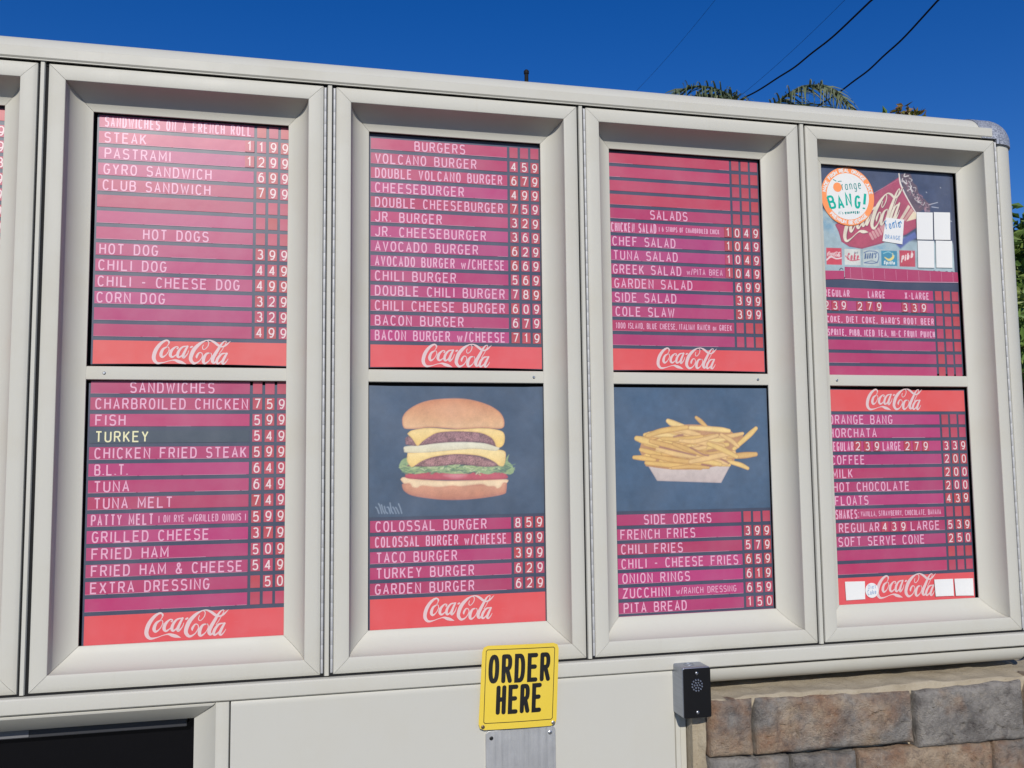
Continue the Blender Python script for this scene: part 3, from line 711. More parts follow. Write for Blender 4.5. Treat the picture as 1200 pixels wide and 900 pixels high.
# --- side orders under the fries picture
P=pan_lower(3,1.2925,"lower menu sheet with the french fries picture above side orders",(0,-0.003)); PF=P
pitch,rz=sep_rows(1.2127,0.9995,6); Hh=pitch-SEP
q=lambda a:X(660+a/4,660)
L5=[("SIDE ORDERS",382,700,"",()),("FRENCH FRIES",270,622,"399",()),("CHILI FRIES",272,562,"579",()),("CHILI - CHEESE FRIES",272,820,"659",()),("ONION RINGS",275,592,"619",()),("ZUCCHINI",275,497,"659",[("w/RANCH DRESSING",q(525),q(807),0.0165)])]
for (t,a,b,p,ex),z in zip(L5,rz): P.strip(z,Hh,t,q(a),q(b),extra=ex,price=p)
P.strip(rz[-1]-pitch,Hh,"PITA BREAD",q(278),q(573),price="150")
MB().box(P.xs,P.xb-0.003,P.y-0.0008,P.y-0.00005,OZ0-0.007,rz[-1]-1.5*pitch-0.0015).build("menu_strip",M['strip'],P.root)
# --- fountain drinks
P=pan_upper(4,1.8905,"upper menu sheet with the faded soda cup picture and drink sizes",(0.003,0)); PD=P
pitch,rz=sep_rows(1.8005,1.5894,6); Hh=pitch-SEP
q=lambda a:X(920+a/4.286,350)
P.strip(rz[0],Hh,"REGULAR",q(197),q(324),tall=0.0200,extra=[("LARGE",q(415),q(502),0.0200),("X-LARGE",q(600),q(722),0.0200)],tdz=-0.002)
P.strip(rz[1],Hh,extra=[("239",q(204),q(291),0.02,1),("279",q(372),q(468),0.02,1),("339",q(598),q(692),0.02,1)])
P.strip(rz[2],Hh,"COKE, DIET COKE, BARQ'S ROOT BEER",q(203),q(740),tall=0.0185,tdz=-0.002)
P.strip(rz[3],Hh,"SPRITE, PIBB, ICED TEA, HI-C FRUIT PUNCH",q(206),q(742),tall=0.0185,tdz=-0.002)
for z in rz[4:]: P.strip(z,Hh)
P.strip(rz[-1]-pitch,Hh)
# --- other drinks
P=pan_lower(4,1.8905,"lower menu sheet of coffee, floats and shakes with banners at both ends",(0,-0.003)); PE=P
pitch,rz=sep_rows(1.4601,1.0342,12); Hh=pitch-SEP
q=lambda a:X(920+a/4.286,580)
P.banner(1.4601+SEP/2,1.5215,X(1016,470),X(1080.5,470),1.4680)
L6=[("ORANGE BANG",222,553,"",()),("HORCHATA",220,470,"",()),("REGULAR",220,350,"339",[("239",q(374),q(470),0.02,1),("LARGE",q(500),q(592),0.0235),("279",q(624),q(716),0.02,1)]),("COFFEE",226,403,"200",()),("MILK",228,340,"200",()),
 ("HOT CHOCOLATE",230,622,"200",()),("FLOATS",236,413,"439",()),("SHAKES:",236,362,"",[("VANILLA, STRAWBERRY, CHOCOLATE, BANANA",q(375),q(777),0.0145)]),("REGULAR",250,462,"539",[("439",q(491),q(584),0.02,1),("LARGE",q(622),q(767),0.0245)]),
 ("SOFT SERVE CONE",245,685,"250",()),(None,0,0,"",()),(None,0,0,"",())]
for (t,a,b,p,ex),z in zip(L6,rz): P.strip(z,Hh,t,q(a+12) if t else None,q(b+3) if t else None,extra=ex,price=p)
P.banner(OZ0-0.006,1.0342-SEP/2,X(1028,692),X(1097,692),0.9725)
# --- the door cut off by the frame's edge: its panels show only the last column of prices
for (za,zb,lab,n0,n1,ps) in ((1.5655,OZ1+0.004,"upper menu sheet at the picture's edge, only price digits showing",2.094,1.63,"9989999999999"),(OZ0-0.008,1.5265,"lower menu sheet at the picture's edge, only price digits showing",1.4972,1.0276,"9999999999999")):
    P=Panel(XS[0]+0.0870,XS[0]+OX0-0.008,XS[0]+OX1+0.008,za,zb,lab)
    pitch,rz=sep_rows(n0,n1,13); Hh=pitch-SEP
    for z,c in zip(rz,ps): P.strip(z,Hh,price="59"+c)
    P.strip(n0+pitch*.5,Hh)
    P.banner(za+0.002,n1-SEP/2,XS[0]+0.24,XS[0]+0.38,za+0.006)

# ------------------------------------------------------------------ printed pictures on the panels
def mapper(ox, oy, sc): return lambda pts: [tuple(at(ox+p[0]/sc, oy+p[1]/sc, YS)[[0,2]]) for p in pts]
def A(r,g,b): return tuple(min(1,c/1.04) for c in lin(r,g,b))            # print colour of a photographed tone
MM=0.001*0.33
# stacked cheeseburger
mp=mapper(440,455,6.0)
pr=Print(PB.xs-0.003,PB.xb-0.0015,1.2172,1.5225,300,A(64,82,104))
pr.C*= (0.75+0.5*pr.cloud(5,4))[...,None]
bun=[(188,245),(190,205),(215,165),(270,125),(340,95),(430,77),(540,72),(640,76),(730,95),(810,125),(870,165),(900,210),(906,255),(895,278),(860,285),(750,278),(640,285),(560,287),(480,280),(380,275),(290,285),(215,285),(195,270)]
pr.poly(mp([(215,605),(225,480),(300,450),(800,440),(900,470),(915,605)]),A(96,84,92))
pr.poly(mp([(185,675),(240,655),(300,660),(600,670),(860,665),(918,650),(920,720),(900,745),(800,765),(650,782),(500,785),(380,775),(260,755),(205,725),(190,700)]),0,grad=(A(214,156,124),A(184,120,94)),edge=(A(176,116,98),0.010),grain=.05)
pr.poly(mp([(175,640),(200,625),(300,640),(500,650),(750,645),(920,640),(925,665),(900,665),(880,695),(855,705),(835,690),(790,690),(740,675),(600,690),(540,685),(440,695),(330,685),(295,700),(260,695),(240,670),(200,670)]),A(236,208,168),edge=(A(214,172,138),0.005),grain=.05)
pr.poly(mp([(210,600),(400,588),(700,588),(900,590),(920,605),(920,635),(760,645),(500,645),(300,640),(215,630)]),A(186,84,96),edge=(A(160,66,80),0.006),grain=.08)
pr.poly(mp([(480,612),(560,600),(640,612),(560,632)]),A(206,132,138),soft=6)
let=[(165,545),(185,505),(225,490),(240,535),(300,542),(360,530),(450,540),(560,535),(640,545),(740,535),(850,545),(905,530),(920,490),(940,465),(930,510),(960,540),(972,590),(930,605),(860,588),(790,605),(700,590),(560,602),(400,590),(280,602),(210,592),(175,570)]
pr.poly(mp(let),A(142,164,120),grain=.12)
lr=random.Random(3)
for k in range(150):
    x=lr.uniform(180,955); y=lr.uniform(535,598); l=lr.uniform(12,40); a=lr.uniform(-.6,.6)
    pts=[(x+l*(t-.5)*math.cos(a)*2,y+6*math.sin(t*5+k)+l*(t-.5)*math.sin(a)) for t in (0,.35,.7,1)]
    pr.stroke(mp(pts),lr.uniform(3,7)*MM*.5,A(*lr.choice([(92,120,98),(176,190,136),(112,140,104),(196,204,160),(74,98,92),(150,172,120)])),soft=2)
patty=dict(grain=.75,edge=(A(112,82,88),0.007))
pr.poly(mp([(215,548),(260,520),(330,505),(420,480),(540,464),(650,464),(760,490),(830,515),(870,545),(750,552),(600,535),(450,548),(330,552)]),A(158,118,116),**patty)
pr.poly(mp([(225,455),(350,445),(500,435),(620,420),(740,420),(850,430),(910,445),(914,500),(900,545),(870,545),(840,520),(780,490),(700,470),(560,463),(420,480),(330,510),(275,545),(250,553),(222,510)]),0,grad=(A(238,216,158),A(232,196,118)),edge=(A(222,184,118),0.005),grain=.04)
pr.poly(mp([(200,440),(205,410),(300,400),(450,383),(620,377),(760,385),(850,400),(872,420),(840,440),(700,425),(520,437),(350,452),(215,452)]),0,grad=(A(226,222,200),A(214,204,168)),edge=(A(190,182,160),0.004),grain=.04)
pr.poly(mp([(212,395),(215,345),(300,320),(450,303),(600,298),(720,305),(800,332),(850,380),(855,412),(760,385),(600,376),(450,385),(300,404),(250,402)]),A(148,110,112),**patty)
pr.poly(mp([(225,318),(260,295),(380,278),(560,290),(750,280),(870,295),(906,325),(905,385),(880,415),(850,410),(835,375),(810,345),(760,320),(700,308),(560,302),(440,312),(380,340),(330,375),(295,405),(262,360),(228,325)]),0,grad=(A(236,208,146),A(238,200,112)),edge=(A(222,182,112),0.005),grain=.04)
pr.poly(mp(bun),0,grad=(A(196,124,84),A(222,180,136)),edge=(A(190,130,100),0.006),grain=.05)
pr.poly(mp([(430,150),(560,120),(700,150),(620,190),(480,190)]),A(220,164,124),soft=30)
for k in range(9): pr.stroke(mp([(2+k*20,815+lr.uniform(-15,30)),(12+k*20,850+lr.uniform(-20,20)),(25+k*20,880)]),2.5*MM,A(150,165,182),soft=2)
m=pr.cloud(26,4); pr.C*=(1+0.16*(pr.fine()-.5)+0.22*(m-.5))[...,None]; pr.build("burger_picture",YS-0.0006,PB.root)
# french fries in a paper tray
mp=mapper(725,460,6.667)
pr=Print(PF.xs-0.003,PF.xb-0.0015,1.2166,1.5235,300,A(64,88,114))
pr.C*= (0.78+0.44*pr.cloud(5,4))[...,None]
pr.poly(mp([(232,578),(882,552),(800,706),(300,690)]),0,grad=(A(206,192,184),A(190,174,168)),smooth=False,edge=(A(176,160,156),0.004))
pr.poly(mp([(210,575),(205,540),(170,470),(165,435),(215,325),(380,270),(520,250),(690,258),(870,300),(900,330),(970,318),(955,400),(915,445),(905,520),(882,555),(740,580),(600,600),(400,600)]),A(184,138,98),grain=.05)
fr=random.Random(11)
def fry(pts, w=44):
    base=fr.choice([(228,192,118),(220,180,108),(234,202,134),(214,172,104),(226,188,126)])
    pr.stroke(mp(pts),[w*MM*.5*.7]+[w*MM*.5]*(len(pts)-2)+[w*MM*.5*.75] if len(pts)>2 else w*MM*.5,A(*base),edge=A(base[0]-42,base[1]-50,base[2]-36))
for k in range(46):
    x=fr.uniform(220,760); y=fr.uniform(300,560); l=fr.uniform(160,330); a=fr.uniform(-.42,.42)
    y0=max(290,y-l*math.sin(a)*.5)
    fry([(max(205,x-l*.3),min(585,y0)),(x+l*.2,min(580,y+fr.uniform(-8,8))),(min(890,x+l*.6),max(290,min(565,y+l*math.sin(a)*.5)))],fr.uniform(34,48))
for pts,w in ([[(385,222),(420,240),(500,265)],50],[[(605,195),(640,225),(680,262)],36],[[(140,358),(200,375),(310,410)],56],[[(120,507),(190,512),(280,525)],42],[[(1072,280),(1020,330),(900,440)],44],
  [[(1070,482),(980,490),(860,500)],50],[[(1008,592),(950,565),(860,540)],38],[[(172,446),(230,462),(320,485)],42],[[(968,320),(900,335),(790,345)],36],[[(862,300),(780,290),(560,275)],44],[[(222,338),(340,300),(530,272)],46],
  [[(250,380),(400,420),(570,475)],46],[[(340,360),(480,365),(650,345)],40],[[(480,375),(600,380),(770,335)],40],[[(300,440),(450,480),(650,505)],44],[[(260,495),(420,525),(560,540)],44],[[(430,400),(560,450),(730,505)],42],
  [[(560,540),(700,510),(900,470)],50],[[(700,400),(800,440),(920,500)],46],[[(215,550),(420,568),(640,588)],44],[[(420,590),(560,578),(700,585)],34],[[(800,330),(870,370),(930,420)],40]): fry(pts,w)
for pts in ([(320,425),(450,455),(600,492)],[(560,430),(650,480),(700,492)],[(650,562),(720,575)],[(800,520),(860,552)],[(430,345),(500,330)]): pr.stroke(mp(pts),5*MM,A(150,100,96),soft=3)
m=pr.cloud(30,4); pr.C*=(1+0.16*(pr.fine()-.5)+0.26*(m-.5))[...,None]; pr.build("fries_picture",YS-0.0006,PF.root)
# soda cup
mp=mapper(955,185,6.0)
pr=Print(PD.xa+0.001,PD.xb-0.0105,1.826,OZ1+0.001,330,A(64,74,100))
pr.poly(mp([(0,330),(50,360),(110,400),(160,470),(420,560),(620,560),(700,585),(960,600),(1010,640),(1040,900),(0,900)]),A(158,178,184),soft=8)
pr.C*= (0.86+0.28*pr.cloud(7,4))[...,None]
m=np.clip((pr.cloud(9,4)-.5)*4,0,.8)*(pr.sdf(mp([(0,380),(160,450),(330,640),(560,600),(600,640),(0,650)]))<0); pr.blend(m,A(116,160,184))
pr.poly(mp([(560,600),(700,520),(720,560),(660,590),(600,640)]),A(92,104,160),smooth=False,soft=4)
pr.poly(mp([(590,135),(410,255),(330,350),(140,470),(165,520),(185,590),(240,625),(330,640),(460,605),(640,540),(712,492),(712,385),(660,300),(620,220)]),0,grad=(A(166,72,98),A(176,76,96)),smooth=False,grain=.05,edge=(A(140,60,88),0.006))
pr.poly(mp([(590,440),(655,330),(670,345),(612,440)]),A(214,196,176),smooth=False); pr.poly(mp([(618,440),(676,352),(690,372),(634,445)]),A(196,150,140),smooth=False)
pr.poly(mp([(640,448),(692,375),(712,392),(712,428)]),A(222,206,176),smooth=False)
pr.poly(mp([(600,118),(640,108),(672,120),(690,175),(716,200),(735,270),(770,290),(800,320),(840,318),(812,335),(806,372),(770,362),(735,378),(700,380),(668,318),(636,240),(612,175)]),A(98,82,92),grain=.1)
spl=random.Random(5)
for k in range(46):
    t=spl.random(); x=612+t*170+spl.uniform(-18,26); y=118+t*240+spl.uniform(-20,24)
    pr.stroke(mp([(x,y),(x+spl.uniform(-14,22),y+spl.uniform(2,24)),(x+spl.uniform(-8,30),y+spl.uniform(10,40))]),spl.uniform(2,6)*MM*.6,A(*spl.choice([(206,196,196),(150,110,120),(64,58,76),(186,150,156),(226,220,218)])),soft=1.6)
for a,b in (((800,330),(862,314)),((820,345),(868,352)),((880,208),(884,212)),((940,440),(975,452)),((780,240),(786,246))): pr.stroke(mp([a,b]),2.2*MM,A(196,200,210))
pr.stroke(mp([(590,112),(600,180),(630,250),(668,320),(712,392)]),[5*MM,7*MM,6*MM,5*MM,4*MM],A(226,216,206))
pr.stroke(mp([(410,250),(590,150)]),1.5*MM,A(196,120,140))
O0=np.array(mp([(205,600)])[0]); EX=np.array(mp([(600,418)])[0])-O0; EZ=np.array(mp([(228,350)])[0])-O0; EX=EX*1.0
for col,dx,gr in ((A(120,52,74),0.0012,1.25),(A(224,214,192),0.0,1.0)):
    for s_ in SCRIPT:
        pts=[tuple(O0+EX*p[0]+EZ*(p[1]/0.38)+np.array([dx,-dx])) for p in s_]
        pr.stroke(pts,[max(p[2],.004)*np.hypot(*EX)*gr*1.05 for p in s_],col,smooth=False)
cl=np.array(mp([(400,575)])[0]); cx=np.array(mp([(520,505)])[0])-cl; cz=np.array([-cx[1],cx[0]])*.28
pr.text("CLASSIC",0,1,0,1,.12,A(206,150,150),unit=float(np.hypot(*cx)),put=lambda p:tuple(cl+cx*p[0]+cz*p[1]))
def block(x0,y0,x1,y1,col): pr.poly(mp([(x0,y0),(x1,y0+3),(x1+3,y1+3),(x0+3,y1)]),col,smooth=False)
def wording(t,x0,x1,yb,yt,th,col,slant=0.0):
    a,b=mp([(x0,yb),(x1,yb)]); c=mp([(x0,yt)])[0]; h=c[1]-a[1]
    pr.text(t,0,1,0,h/(b[0]-a[0]),th,col,unit=b[0]-a[0],put=lambda p:(a[0]+(b[0]-a[0])*(p[0]+p[1]*.2),a[1]+(b[0]-a[0])*(p[1]+slant*p[0])))
block(78,632,186,750,A(200,70,84)); pr.poly(mp([(80,712),(110,690),(150,704),(186,700),(186,708),(150,714),(112,702),(82,724)]),A(226,206,206)); 
a=np.array(mp([(88,692)])[0]); wd=mp([(180,692)])[0][0]-a[0]
for s_ in SCRIPT: pr.stroke([tuple(a+np.array([p[0],p[1]])*wd) for p in s_],[max(p[2],.012)*wd*1.1 for p in s_],A(232,214,212),smooth=False)
block(206,640,318,752,A(206,208,200)); wording("Coke",224,306,718,668,.085,A(196,70,90),.04); wording("diet",262,300,674,656,.1,A(120,120,130)); pr.stroke(mp([(214,690),(250,722),(312,716)]),4*MM,A(196,80,96))
block(336,646,446,756,A(186,196,192)); wording("BARQ'S",346,430,712,672,.08,A(80,104,140),.12); pr.stroke(mp([(344,668),(380,655),(442,668),(440,730),(400,742),(346,738)]),4*MM,A(92,112,150)); pr.stroke(mp([(350,735),(400,725),(440,738)]),3*MM,A(92,112,150))
block(464,652,576,758,A(62,136,164)); pr.stroke(mp([(490,700),(520,718),(548,700),(545,672)]),[4*MM,9*MM,10*MM,4*MM],A(224,204,120)); pr.stroke(mp([(480,672),(520,662),(560,690)]),3*MM,A(150,200,206)); wording("Sprite",482,560,748,722,.075,A(226,232,226))
block(592,650,702,764,A(190,72,86)); wording("Pibb",604,690,738,690,.09,A(230,210,206),.45)
for k in range(8): pr.stroke(mp([(596+k*13,655),(600+k*13,668)]),2*MM,A(160,50,70)); pr.stroke(mp([(600+k*13,752),(604+k*13,760)]),2*MM,A(160,50,70))
wording("$1.50",822,975,828,792,.15,A(86,88,96))
pr.stroke(mp([(172,788),(184,776),(196,784)]),4*MM,A(70,72,84)); pr.stroke(mp([(590,790),(606,786)]),3*MM,A(90,92,100))
m=pr.cloud(22,4); pr.C*=(1+0.20*(pr.fine()-.5)+0.34*(m-.5))[...,None]; pr.build("soda_picture",YS-0.0006,PD.root)
# taped-on magenta band under the soda picture
def quad_part(name,pts,mat,parent,y,th=0.0004):
    V=[(p[0],y,p[1]) for p in pts]+[(p[0],y+th,p[1]) for p in pts]; n=len(pts)
    F=[tuple(range(n)),tuple(range(2*n-1,n-1,-1))]+[(i,n+i,n+(i+1)%n,(i+1)%n) for i in range(n)]
    return mesh_obj(name,V,F,mat,parent)
bd=mp([(20,792),(205,794),(205,852),(25,856)]); quad_part("menu_strip",bd,M['strip'],PD.root,YS-0.0011)
bd=mp([(207,766),(560,780),(1000,806),(1006,872),(560,868),(210,846)]); b2=quad_part("menu_strip",bd,M['strip'],PD.root,YS-0.0013)
b2["label"]="magenta strip of pasted grid paper"
ink=Ink(YS-0.0014)
for k in range(10): ink.stroke(mp([(246+k*80,772+k*4.2),(250+k*80,846+k*3)]),0.0003)
ink.stroke(mp([(208,849),(560,872),(1004,876)]),0.0008); ink.build("grid_line",M['letter'],b2)

# ------------------------------------------------------------------ stickers and cards stuck on the drinks sheets
yS=YS-0.0020
def disc(ink,c,r,m=0,n=64): ink.poly([(c[0]+r*math.cos(2*math.pi*k/n),c[1]+r*math.sin(2*math.pi*k/n)) for k in range(n)],m)
px_s=lambda x,y: tuple(at(955+x/10.588,185+y/10.588,yS)[[0,2]])
a,b,c_,d_=px_s(75,480),px_s(733,470),px_s(410,120),px_s(408,840)
SX,SZ=(a[0]+b[0])/2,(c_[1]+d_[1])/2; R0=(b[0]-a[0])/4+(c_[1]-d_[1])/4
st=thing("round_sticker",(SX,yS,SZ-R0),"round white sticker with orange rim and green lettering on the soda picture","sticker")
mb=MB(); mb.lathe([(R0*.985,-0.0007),(R0,-0.0004),(R0,0.0004)],(SX,yS,SZ),'y',72); mb.build("sticker_rim",M['orange'],st)
ink=Ink(yS-0.0008); disc(ink,(SX,SZ),R0*.985); ink.build("sticker_rim_face",M['orange'],st)
ink=Ink(yS-0.00095); disc(ink,(SX,SZ),R0*.795); ink.build("sticker_face",M['card'],st)
def arc_text(ink,text,r,a0,a1,h,t,flip=False):
    def put(p):
        ang=math.radians(a0+(a1-a0)*p[0]); rr=(r-p[1]) if flip else (r+p[1])
        return (SX+rr*math.cos(ang),SZ+rr*math.sin(ang))
    k=abs(math.radians(a1-a0))*r
    for c,x,wd in layout(text,0,1,.42):
        for s_ in FONT.get(c,[]): ink.stroke([(x+p[0]*wd,p[1]*h) for p in s_],[t/ k]*len(s_) if False else t/k*0+0.004 if False else t,lambda p:put(p)) if False else ink.stroke([put((x+p[0]*wd,p[1]*h)) for p in s_],t)
ink=Ink(yS-0.00095)
arc_text(ink,"MADE FROM REAL ORANGE JUICE",R0*.835,172,8,R0*.11,R0*.016); arc_text(ink,"PREMIUM BEVERAGE",R0*.945,222,318,R0*.11,R0*.016,True)
ink.build("rim_lettering",M['card'],st)
ink=Ink(yS-0.0011)
def stext(ink,text,x0,yb0,x1,yb1,h,t,lean=0.0):
    p0=np.array(px_s(x0,yb0)); p1=np.array(px_s(x1,yb1)); e=p1-p0; L=np.hypot(*e); e/=L; nrm=np.array([-e[1],e[0]])
    k=np.array(px_s(x0,yb0-h)); hh=np.hypot(*(k-p0))
    ink.text(text,0,L,0,hh,t,put=lambda p:tuple(p0+e*p[0]+nrm*p[1]+e*p[1]*lean))
stext(ink,"B",185,640,272,628,170,.0062,-.10); stext(ink,"A",292,645,372,632,165,.0062,-.02); stext(ink,"N",385,605,462,602,170,.0060,.0); stext(ink,"G",488,628,562,634,165,.0062,.04); stext(ink,"!",580,650,625,655,225,.0075,.10)
ink.build("green_lettering",M['teal'],st)
ink=Ink(yS-0.0011); stext(ink,"range",335,405,575,385,118,.0021); stext(ink,"it's",292,702,352,700,40,.0010); stext(ink,"WHIPPED!",368,702,552,694,34,.0022)
ink.stroke([px_s(222,268),px_s(262,290)],.0011); ink.stroke([px_s(280,294),px_s(328,290)],.0009); ink.build("small_lettering",M['darkteal'],st)
ink=Ink(yS-0.0011); c0=px_s(277,365); disc(ink,c0,abs(px_s(330,365)[0]-c0[0])); ink.build("fruit_mark",M['orange'],st)
# small flavour card
pxd=lambda x,y: tuple(at(955+x/6,185+y/6,yS)[[0,2]])
pts=[pxd(498,420),pxd(626,434),pxd(614,608),pxd(474,586)]
st=thing("flavor_sticker",(float(np.mean([p[0] for p in pts])),yS,min(p[1] for p in pts)),"small tilted white sticker with blue lettering on the soda picture","sticker")
quad_part("sticker_face",pts,M['card'],st,yS-0.0005)
ink=Ink(yS-0.0008)
p0=np.array(pxd(500,505)); e=np.array(pxd(606,492))-p0; nn=np.array([-e[1],e[0]])*.42
ink.text("Fanta",0,1,0,1,.10,put=lambda p:tuple(p0+e*p[0]*np.array([1,1])+nn*p[1]*1.0)) if False else None
def btext(text,xa,ya,xb,yb,hpx,t):
    p0=np.array(pxd(xa,ya)); e=np.array(pxd(xb,yb))-p0; L=np.hypot(*e); e=e/L; nr=np.array([-e[1],e[0]]); hh=abs(pxd(xa,ya-hpx)[1]-p0[1])
    ink.text(text,0,L,0,hh,t,put=lambda p:tuple(p0+e*p[0]+nr*p[1]))
btext("Fanta",500,505,604,490,62,.0021); btext("ORANGE",490,568,600,580,30,.0013)
ink.stroke([pxd(582,462),pxd(600,448),pxd(608,462)],.0012); ink.stroke([pxd(545,458),pxd(560,452)],.0012)
ink.build("blue_lettering",M['blueink'],st)
def card(pts,name,label,group,curl=0.0):
    """paper card, slightly lifted along one side"""
    P=[np.array(p) for p in pts]; n=6; V=[]; F=[]
    for j in range(n+1):
        v=j/n
        for i in range(n+1):
            u=i/n; q=(P[0]*(1-u)+P[1]*u)*(1-v)+(P[3]*(1-u)+P[2]*u)*v
            V.append((q[0],yS-0.0006-curl*(u-.5)**2*2*(0.4+0.6*v),q[1]))
    k=(n+1)**2
    for j in range(n):
        for i in range(n): F.append((j*(n+1)+i,j*(n+1)+i+1,(j+1)*(n+1)+i+1,(j+1)*(n+1)+i))
    base=(float(np.mean([p[0] for p in P])),yS,float(min(p[1] for p in P)))
    o=mesh_obj(name,V,F,M['card'],None,True,loc=base); o.data.polygons.foreach_set('use_smooth',np.zeros(len(o.data.polygons),bool)); so_=o.modifiers.new("thickness","SOLIDIFY"); so_.thickness=0.0004; so_.offset=-1
    return tag(o,label,"card",group)
g="blank white cards over the drink logos"
for x0,y0,x1,y1,lab in ((712,382,826,576,"upper of the two blank white cards nearer the soda cup"),(834,382,948,578,"upper of the two blank white cards beside the dark edge"),(720,582,835,774,"lower of the two blank white cards nearer the soda cup"),(848,582,962,774,"lower of the two blank white cards beside the dark edge")):
    card([pxd(x0,y0),pxd(x1,y0+3),pxd(x1+3,y1),pxd(x0+4,y1-2)],"blank_card",lab,g,0.0006)
pxb=lambda x,y: tuple(at(975+x/6.857,670+y/6.857,yS)[[0,2]])
card([pxb(102,80),pxb(262,76),pxb(264,220),pxb(112,230)],"blank_card","blank white card on the lower red banner before its script","blank white cards on the lower red banner",0.001)
card([pxb(818,62),pxb(968,56),pxb(974,192),pxb(828,198)],"blank_card","curled white card on the lower red banner just after its script","blank white cards on the lower red banner",0.004)
card([pxb(980,56),pxb(1130,52),pxb(1134,190),pxb(990,192)],"blank_card","curled white card at the outer end of the lower red banner","blank white cards on the lower red banner",0.004)
c0=pxb(320,150); rr=abs(pxb(372,150)[0]-c0[0])
st=thing("round_badge",(c0[0],yS,c0[1]-rr),"tiny round pale badge beside the script on the lower red banner","sticker")
mb=MB(); mb.lathe([(rr*.97,-0.0006),(rr,-0.0003),(rr,0.0004)],(c0[0],yS,c0[1]),'y',40); mb.build("badge_face",M['card'],st)
ink=Ink(yS-0.0008)
def dtext(text,xa,ya,xb,yb,hpx,t):
    p0=np.array(pxb(xa,ya)); e=np.array(pxb(xb,yb))-p0; L=np.hypot(*e); e=e/L; nr=np.array([-e[1],e[0]]); hh=abs(pxb(xa,ya-hpx)[1]-p0[1])
    ink.text(text,0,L,0,hh,t,put=lambda p:tuple(p0+e*p[0]+nr*p[1]))
dtext("Diet",290,140,352,134,36,.0008); dtext("Coke",288,188,356,178,40,.0010); ink.build("badge_lettering",M['blueink'],st)

# ------------------------------------------------------------------ below the doors: monitor bay, blank panel, frame end
PN0,PN1,PNT=0.3955,1.3975,0.8445
pan=thing("blank_cover",((PN0+PN1)/2,0.02,0.13),"blank off-white metal panel under the burger and salad doors","metal cover")
mb=MB(); mb.prism([(0.030,PNT),(-0.003,PNT),(-0.0065,PNT-0.0012),(-0.0080,PNT-0.006),(-0.0082,PNT-0.012),(-0.0082,0.13),(0.030,0.13)],PN0,PN1,px); autosmooth(mb.build("panel_sheet",M['panel'],pan))
mb=MB(); mb.prism([(1.4005,0.05),(1.4005,-0.003),(1.4020,-0.0055),(1.4125,-0.0055),(1.4140,-0.003),(1.4152,-0.0015),(1.4290,-0.0005),(1.4310,0.004),(1.4310,0.05)],0.13,PNT-0.001,pz); autosmooth(mb.build("edge_trim",M['white'],pan))
bay=thing("monitor_bay",(-0.3,0.1,0.13),"dark recessed order screen framed in off-white metal at the lower corner","order screen")
def bay_member(side):
    prof=[(0.0,0.030),(0.0,0.012),(0.002,0.010),(0.030,0.036),(0.036,0.050),(0.036,0.058),(0.0,0.058)] if side=='top' else [(0.0,0.030),(0.0,0.0015),(0.0012,0.0005),(0.0200,0.0005),(0.0215,0.0025),(0.026,0.006),(0.048,0.028),(0.054,0.036),(0.054,0.058),(0.0,0.058)]
    mb=MB()
    return prof
# top member: sloping, its under side turned to the ground
tm=[(0.060,0.8435),(-0.004,0.8435),(-0.007,0.8415),(-0.006,0.8380),(0.030,0.8060),(0.040,0.8035),(0.060,0.8035)]
mb=MB(); n=len(tm); V=[(-1.8,d,z) for d,z in tm]+[(0.3640-(0.8425-z)*1.22-0.0006,d,z) for d,z in tm]
mb.add(V,[(i,(i+1)%n,n+(i+1)%n,n+i) for i in range(n)]+[tuple(range(n-1,-1,-1)),tuple(range(n,2*n))]); autosmooth(mb.build("bay_head",M['white'],bay),30)
sm=[(0.3930,0.060),(0.3930,-0.004),(0.3915,-0.0075),(0.3890,-0.0082),(0.3700,-0.0082),(0.3680,-0.0075),(0.3650,-0.0062),(0.3640,-0.0040),(0.3180,0.0320),(0.3165,0.0460),(0.3165,0.060)]
mb=MB(); n=len(sm); V=[(x,d,0.13) for x,d in sm]+[(x,d,0.8440 if x>0.3635 else 0.8425-(0.3640-x)/1.22) for x,d in sm]
mb.add(V,[(i,(i+1)%n,n+(i+1)%n,n+i) for i in range(n)]+[tuple(range(n-1,-1,-1)),tuple(range(n,2*n))]); autosmooth(mb.build("bay_jamb",M['white'],bay),30)
mb=MB(); mb.box(-1.8,0.330,0.061,0.30,0.8036,0.8042); mb.box(0.3168,0.330,0.061,0.30,0.20,0.803); mb.box(-1.8,0.33,0.061,0.30,0.19,0.1995); mb.build("bay_lining",M['housing'],bay)
MB().box(-1.8,0.330,0.090,0.094,0.20,0.803).build("screen_glass",M['screen'],bay)
mb=MB(); mb.box(-1.8,0.30,0.0640,0.0885,0.780,0.8025); soften(mb.build("screen_bezel",M['housing'],bay),0.002)
mb=MB(); mb.box(-0.9,-0.012,0.0620,0.0635,0.7825,0.7985); soften(mb.build("reflection_strip",M['greyreflection'],bay),0.0006)  # added grey strip that imitates a reflection on the screen

